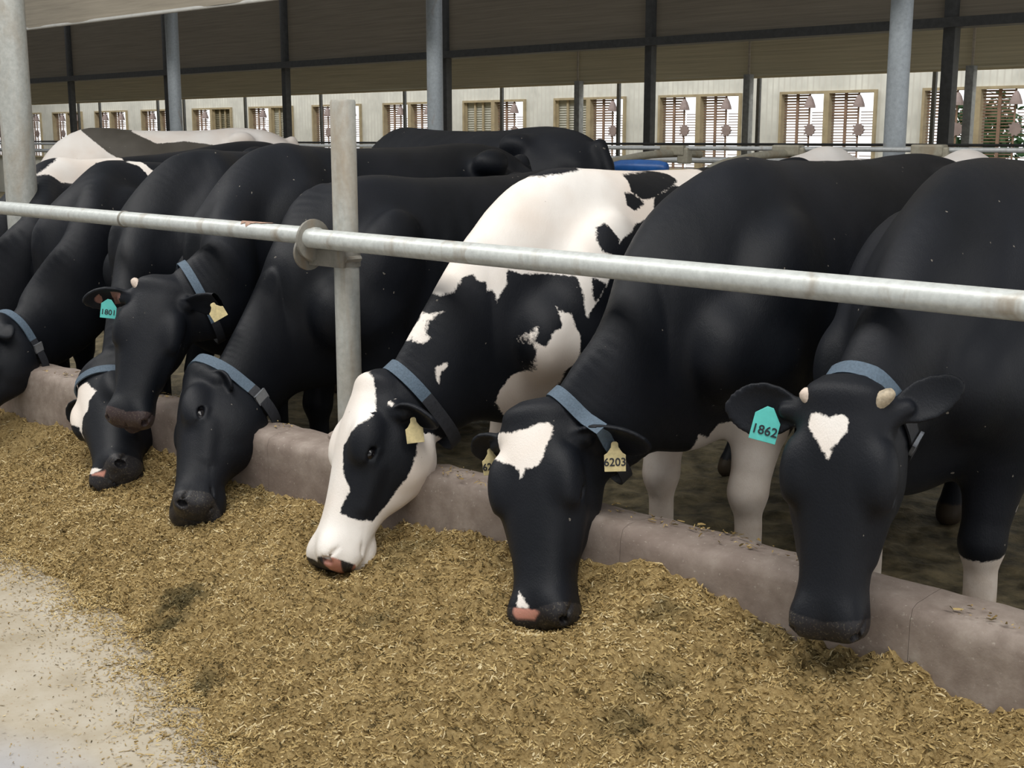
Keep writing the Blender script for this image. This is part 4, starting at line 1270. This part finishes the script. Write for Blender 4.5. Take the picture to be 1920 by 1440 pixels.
# feed rail with its posts -------------------------------------------
YR = 2.90
zr = np.mean([zat(0, 390, YR), zat(600, 449, YR), zat(960, 482, YR), zat(1920, 573, YR)])
print('rail z', zr)
root = empty('feed_rail', (-4, YR, zr)); tag(root, 'long pale galvanized pipe rail crossing in front of the cows', 'rail')
xj = at(583, 447, YR)[0]
m = MB()
m.tube([(XL, YR + .01, zat(0, 390, YR) - .0), (at(0, 390, YR)[0], YR + .01, zat(0, 390, YR)), (xj + .03, YR + .01, zat(583, 443, YR))], .033, 28)
m.build('rail_pipe', MAT['galvanized_pipe'], root, smooth=40)
m = MB()
m.tube([(xj, YR - .008, zat(583, 446, YR)), (at(1920, 573, YR)[0], YR - .008, zat(1920, 573, YR)), (XR, YR - .008, zat(1920, 573, YR) - .01)], .0355, 28)
p = m.build('rail_pipe', MAT['galvanized_pipe'], root, smooth=40); p['label'] = 'thicker right length of the rail pipe'
xw = at(230, 410, YR)[0]
m = MB(); m.tube([(xw - .010, YR + .01, zat(230, 411, YR) + .0), (xw - .003, YR + .01, zat(230, 411, YR)), (xw + .003, YR + .01, zat(230, 411, YR)), (xw + .010, YR + .01, zat(230, 411, YR))], [.033, .0365, .0365, .033], 24)
m.build('weld_bead', MAT['dirty_clamp'], root, smooth=40)
m = MB()
xs0 = at(452, 428, YR)[0]
vs, fs = [], []
prof_ = [(0, .30), (.02, .75), (.04, .55), (.06, .95), (.08, .60), (.11, .45), (.14, .50), (.17, .35), (.20, .30)]
for i, (dx_, w_) in enumerate(prof_):
    for j in range(7):
        a_ = math.pi / 2 + .25 - j / 6 * w_ * 1.5          # from the top of the pipe down its near side
        y_, z_ = YR + .01 - math.cos(math.pi / 2 - (math.pi / 2 - a_)) * .0335, math.sin(a_) * .0335
        vs.append((xs0 + dx_, y_, zat(452, 430, YR) + z_))
for i in range(len(prof_) - 1):
    for j in range(6): fs.append((i * 7 + j, i * 7 + j + 1, (i + 1) * 7 + j + 1, (i + 1) * 7 + j))
m.add(vs, fs); m.build('rust_patch', MAT['rust'], root, smooth=60)
xp = at(645, 300, 2.985)[0]
post = empty('feed_post', (xp, 2.985, CURB_Z)); tag(post, 'short stained pipe post carrying the rail, beside the white-faced cow', 'post')
ztop = zat(645, 187, 2.985)
m = MB(); m.tube([(xp, 2.985, .1), (xp, 2.985, ztop - .01), (xp, 2.985, ztop)], [.0465, .0465, .043], 32); m.build('pipe', MAT['painted_pipe'], post, smooth=40)
m = MB(); m.tube([(xp, 2.985, CURB_Z - .03), (xp, 2.985, CURB_Z + .012), (xp, 2.985, CURB_Z + .03)], [.09, .085, .055], 20); m.build('base_collar', MAT['curb_concrete'], post, smooth=50)
# bracket: two half-round lugs and a plate gripping the post
m = MB()
zc = zat(583, 452, YR)
def disc(x, r, t, cy, cz, a0=0, a1=2 * math.pi, tilt=.0, hole=None):
    n = 26
    out = [(r * math.cos(a0 + (a1 - a0) * i / n), r * math.sin(a0 + (a1 - a0) * i / n)) for i in range(n + 1)]
    m.plate(out, (x, cy, cz), (0, 1, 0), (0, 0, 1), unit((1, tilt, 0)), t)
disc(xj - .002, .076, .012, YR + .012, zc + .004)
m.build('end_lug', MAT['dirty_clamp'], post, smooth=30, bevel=.002)
m = MB(); disc(xj - .055, .068, .012, YR + .03, zc - .045)
m.build('lower_lug', MAT['dirty_clamp'], post, smooth=30, bevel=.002)
m = MB()
m.box((xj - .045, YR + .02, zc - .092), (xp + .060, YR + .034, zc - .030))
m.tube([(xj - .05, YR + .03, zc - .05), (xj - .01, YR + .03, zc - .055)], .030, 16)
m.build('clamp_plate', MAT['dirty_clamp'], post, smooth=30, bevel=.004)
m = MB(); m.tube([(xp, 2.985, zc - .092), (xp, 2.985, zc - .032)], .052, 28); m.tube([(xp + .06, 2.93, zc - .06), (xp + .06, 3.0, zc - .06)], .012, 6)
m.build('clamp_band', MAT['dirty_clamp'], post, smooth=30)
xq = at(36, 300, 3.25)[0]
m = MB(); m.tube([(xq, 3.24, 0), (xq, 3.24, 5.4)], .083, 36)
m.v = [(x + (at(28, 0, 3.24)[0] - at(36, 370, 3.24)[0]) * 0 + (at(36, 300, 3.24)[0] - xq), y, z) for x, y, z in m.v]
tag(m.build('barn_post', MAT['painted_pipe'], smooth=40), 'thick round stained post at the left picture edge', 'post')
# ------------------------------------------------------------------ the feed
ec = np.array([atz(x, y, .0)[:2] for x, y in ((0, 1020), (120, 1075), (250, 1180), (340, 1290), (430, 1370), (500, 1440))])
EX = np.concatenate([[XL, -9, -6.5], ec[:, 0], [-2.0, -1.2, 0, XR]]); EY = np.concatenate([[2.2, 2.15, 2.10], ec[:, 1], [1.55, 1.4, 1.35, 1.35]])
cc_ = np.array([at(x, y, 2.785)[[0, 2]] for x, y in ((0, 778), (250, 835), (400, 880), (530, 935), (800, 985), (1050, 1035), (1200, 1055), (1300, 1085), (1400, 1150), (1500, 1200), (1600, 1213), (1700, 1240), (1780, 1300), (1920, 1345))])
CX = np.concatenate([[XL], cc_[:, 0], [XR]]); CZ = np.concatenate([[.22], cc_[:, 1], [.25]])
print('contact', np.round(cc_, 2).tolist()); print('edge', np.round(ec, 2).tolist())
MB_A = .030
MUZ = []
for q in ((1540, 1200, 2.60), (1000, 1172, 2.50), (592, 1050, 2.42), (318, 968, 2.42), (195, 893, 2.46), (-90, 800, 2.44), (-260, 790, 2.44)):
    p = at(*q); MUZ.append((p[0], p[1] + .03, p[2] - .03))
def feed_h(X, Y):
    ye = np.interp(X, EX, EY) + .10 * vnoise(X, Y * 0 + 3, 2.3, 21) + .05 * vnoise(X, Y * 0 + 9, 8, 22)
    zc_ = np.interp(X, CX, CZ)
    t = (Y - ye) / (2.785 - ye)
    prof = np.interp(t, [-.3, 0, .07, .25, .5, .75, 1.0], [-.25, 0, .15, .36, .52, .70, 1.0])
    z = zc_ * prof
    env = np.clip(t * 4, 0, 1)
    z = z + env * (.05 * vnoise(X, Y, 3.1, 31) + .034 * vnoise(X, Y, 8, 32))
    e2 = np.clip(t * 8 + .15, 0, 1)
    z = z + e2 * (MB_A * vnoise(X, Y, 24, 33) + .024 * vnoise(X, Y, 52, 34) + .009 * vnoise(X, Y, 110, 35))
    for mx, my, mz in MUZ:      # hollows nosed out by the cows
        d2 = (X - mx) ** 2 + (Y - my) ** 2
        z = np.minimum(z, np.maximum(mz, .03) + d2 * 2.2 + .012 * vnoise(X, Y, 30, 36))
    return np.maximum(z, -.02) if np.ndim(z) else z
m_, n, l, b = mat_new('feed', (0.3, 0.2, 0.08), 0.85, 0, .2)
g = n.new('ShaderNodeNewGeometry')
f1 = noise(n, l, 85, 5, .75); f2 = noise(n, l, 9, 3, .6)
c = ramp(n, l, f1, [(0.28, (0.075, 0.05, 0.018)), (0.42, (0.33, 0.228, 0.092)), (0.60, (0.46, 0.335, 0.15)), (0.75, (0.59, 0.46, 0.23))])
c = mixc(n, l, math_(n, l, 'MULTIPLY', attr(n, 'spoil_shade').outputs['Fac'], .8), c, (0.035, 0.032, 0.012))
c = mixc(n, l, ramp(n, l, f2, [(0.55, (0, 0, 0)), (0.75, (.35, .35, .35))]), c, (0.14, 0.10, 0.04))
l.new(c, b.inputs['Base Color']); bump(n, l, b, f1, .9, .012); MAT['feed'] = m_
m_, n, l, b = mat_new('feed_chip', (0.3, 0.2, 0.08), 0.8, 0, .2)
tn = attr(n, 'tone').outputs['Fac']
c = ramp(n, l, tn, [(0.0, (0.07, 0.05, 0.018)), (0.15, (0.21, 0.14, 0.05)), (0.42, (0.41, 0.29, 0.118)), (0.78, (0.55, 0.42, 0.195)), (1.0, (0.68, 0.57, 0.34))])
c = mixc(n, l, math_(n, l, 'MULTIPLY', attr(n, 'spoil_shade').outputs['Fac'], .8), c, (0.04, 0.036, 0.014))
l.new(c, b.inputs['Base Color']); MAT['feed_chip'] = m_
def spoil_shade(X, Y):  # dark spoiled clumps, plus shade painted under the nearest cow's muzzle
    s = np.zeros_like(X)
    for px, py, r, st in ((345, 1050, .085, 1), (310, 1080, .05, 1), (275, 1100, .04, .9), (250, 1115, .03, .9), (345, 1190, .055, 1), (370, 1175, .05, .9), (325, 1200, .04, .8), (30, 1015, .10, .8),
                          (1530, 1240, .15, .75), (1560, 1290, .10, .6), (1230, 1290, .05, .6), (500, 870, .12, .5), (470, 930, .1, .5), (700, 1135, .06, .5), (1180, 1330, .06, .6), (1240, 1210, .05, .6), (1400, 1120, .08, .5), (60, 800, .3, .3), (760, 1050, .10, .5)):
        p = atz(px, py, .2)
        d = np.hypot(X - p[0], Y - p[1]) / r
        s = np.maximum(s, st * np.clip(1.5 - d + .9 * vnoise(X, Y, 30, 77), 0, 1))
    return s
gx = np.concatenate([np.linspace(XL + .1, -8, 150)[:-1], np.linspace(-8, -4.2, 420)[:-1], np.linspace(-4.2, XR - 2.2, 720)])
gy = np.linspace(1.2, 2.80, 210)
me = grid_mesh('feed_heap', gx, gy, feed_h)
co = np.empty(len(me.vertices) * 3, np.float32); me.vertices.foreach_get('co', co); co = co.reshape(-1, 3)
point_attr(me, 'spoil_shade', spoil_shade(co[:, 0], co[:, 1]))
tag(link('feed_heap', me, MAT['feed']), 'long heap of golden brown chopped feed along the curb', 'feed', kind='stuff')

def chips(name, P, tone, sp, L0, L1, W0, W1, tilt, mat, lift=.002):
    n = len(P); rr = RNG
    a = rr.random(n) * 2 * np.pi
    t = (rr.random(n) - .35) * tilt
    D = np.stack([np.cos(a) * np.cos(t), np.sin(a) * np.cos(t), np.sin(t)], 1)
    r2 = (rr.random(n) - .5) * 1.6
    S0 = np.stack([-np.sin(a), np.cos(a), np.zeros(n)], 1)
    N0 = np.cross(D, S0)
    S_ = S0 * np.cos(r2)[:, None] + N0 * np.sin(r2)[:, None]
    Ln = (L0 + (L1 - L0) * rr.random(n) ** 2)[:, None]; Wd = (W0 + (W1 - W0) * rr.random(n) ** 1.5)[:, None]
    up_ = np.cross(D, S_) * (Ln * (rr.random(n)[:, None] - .5) * .5)
    P = P + np.array((0, 0, lift))
    V = np.stack([P - D * Ln / 2 - S_ * Wd * .35, P - D * Ln / 2 + S_ * Wd * .35, P + up_ + S_ * Wd * .5, P + up_ - S_ * Wd * .5,
                  P + D * Ln / 2 + S_ * Wd * .2, P + D * Ln / 2 - S_ * Wd * .2], 1).reshape(-1, 3)
    i = np.arange(n)[:, None] * 6
    Q = np.vstack([i + np.array([0, 1, 2, 3]), i + np.array([3, 2, 4, 5])])
    me = fast_mesh(name, V, Q, False)
    point_attr(me, 'tone', np.repeat(tone, 6)); point_attr(me, 'spoil_shade', np.repeat(sp, 6))
    return link(name, me, mat)
def sample_feed(n, x0, x1):
    X = x0 + (x1 - x0) * RNG.random(n); Y = 1.25 + 1.53 * RNG.random(n)
    Z = feed_h(X, Y); k = Z > .004
    return np.stack([X, Y, Z], 1)[k]
P = np.vstack([sample_feed(105000, -3.9, .3), sample_feed(60000, -5.6, -3.9), sample_feed(26000, -8.5, -5.6)])
lump = vnoise(P[:, 0], P[:, 1], 40, 41) + vnoise(P[:, 0], P[:, 1], 14, 42) * .8
tone = np.clip(.46 + lump * .6 + RNG.normal(0, .25, len(P)), 0, 1)
tone = np.where(RNG.random(len(P)) < .02, 1.0, tone)
o = chips('chopped_straw', P, tone, spoil_shade(P[:, 0], P[:, 1]), .006, .028, .0022, .0060, 1.1, MAT['feed_chip'], .004)
tag(o, 'loose chopped straw bits covering the feed heap', 'straw', kind='stuff')
# crumbs on the alley floor, thinning away from the heap
n = 110000
X = -6.5 + 6.2 * RNG.random(n); Y = .6 + 1.7 * RNG.random(n)
ye = np.interp(X, EX, EY); k = (Y < ye + .06) & (RNG.random(n) < np.exp(-np.maximum(ye - Y, 0) / .14) * .95 + .05)
P = np.stack([X, Y, X * 0 + .001], 1)[k]
o = chips('feed_crumbs', P, np.clip(RNG.normal(.45, .28, len(P)), 0, 1), np.zeros(len(P)), .003, .018, .0015, .005, .25, MAT['feed_chip'], .002)
tag(o, 'scattered feed crumbs on the pale alley floor', 'crumbs', kind='stuff')
n = 150000
X = -6.5 + 5.6 * RNG.random(n); dd = -.05 + .34 * RNG.random(n); ye = np.interp(X, EX, EY) + .10 * vnoise(X, X * 0 + 3, 2.3, 21) + .05 * vnoise(X, X * 0 + 9, 8, 22)
Y = ye - dd; k = RNG.random(n) < np.exp(-np.maximum(dd, 0) / .055) * np.clip(1 + 2.4 * vnoise(X, Y, 9, 61), .15, 1.6) * .8
P = np.stack([X, Y, X * 0 + .001 + .012 * np.clip(1 - dd / .06, 0, 1)], 1)[k]
o = chips('edge_straw', P, np.clip(RNG.normal(.55, .25, len(P)), 0, 1), np.zeros(len(P)), .005, .026, .002, .006, .6, MAT['feed_chip'], .002)
tag(o, 'thin spill of straw bits fringing the feed heap', 'straw', kind='stuff')
n = 1500
X = -6 + 5.6 * RNG.random(n); Y = 2.80 + .16 * RNG.random(n); k = vnoise(X, Y * 2, 5, 51) > .12
P = np.stack([X, Y, X * 0 + .447 + vnoise(X, Y + .443, 4, 5) * .018], 1)[k]
o = chips('curb_crumbs', P, np.clip(RNG.normal(.3, .25, len(P)), 0, 1), np.zeros(len(P)), .006, .028, .003, .008, .4, MAT['feed_chip'], .004)
tag(o, 'feed bits lying on top of the concrete curb', 'crumbs', kind='stuff')
build_cows()
print('cows', time.time() - _t)
for k, c in cows.items(): print(k, 'G', np.round(c['G'], 2), 'L', round(float(c['L']), 3), len(c['body'].data.vertices))
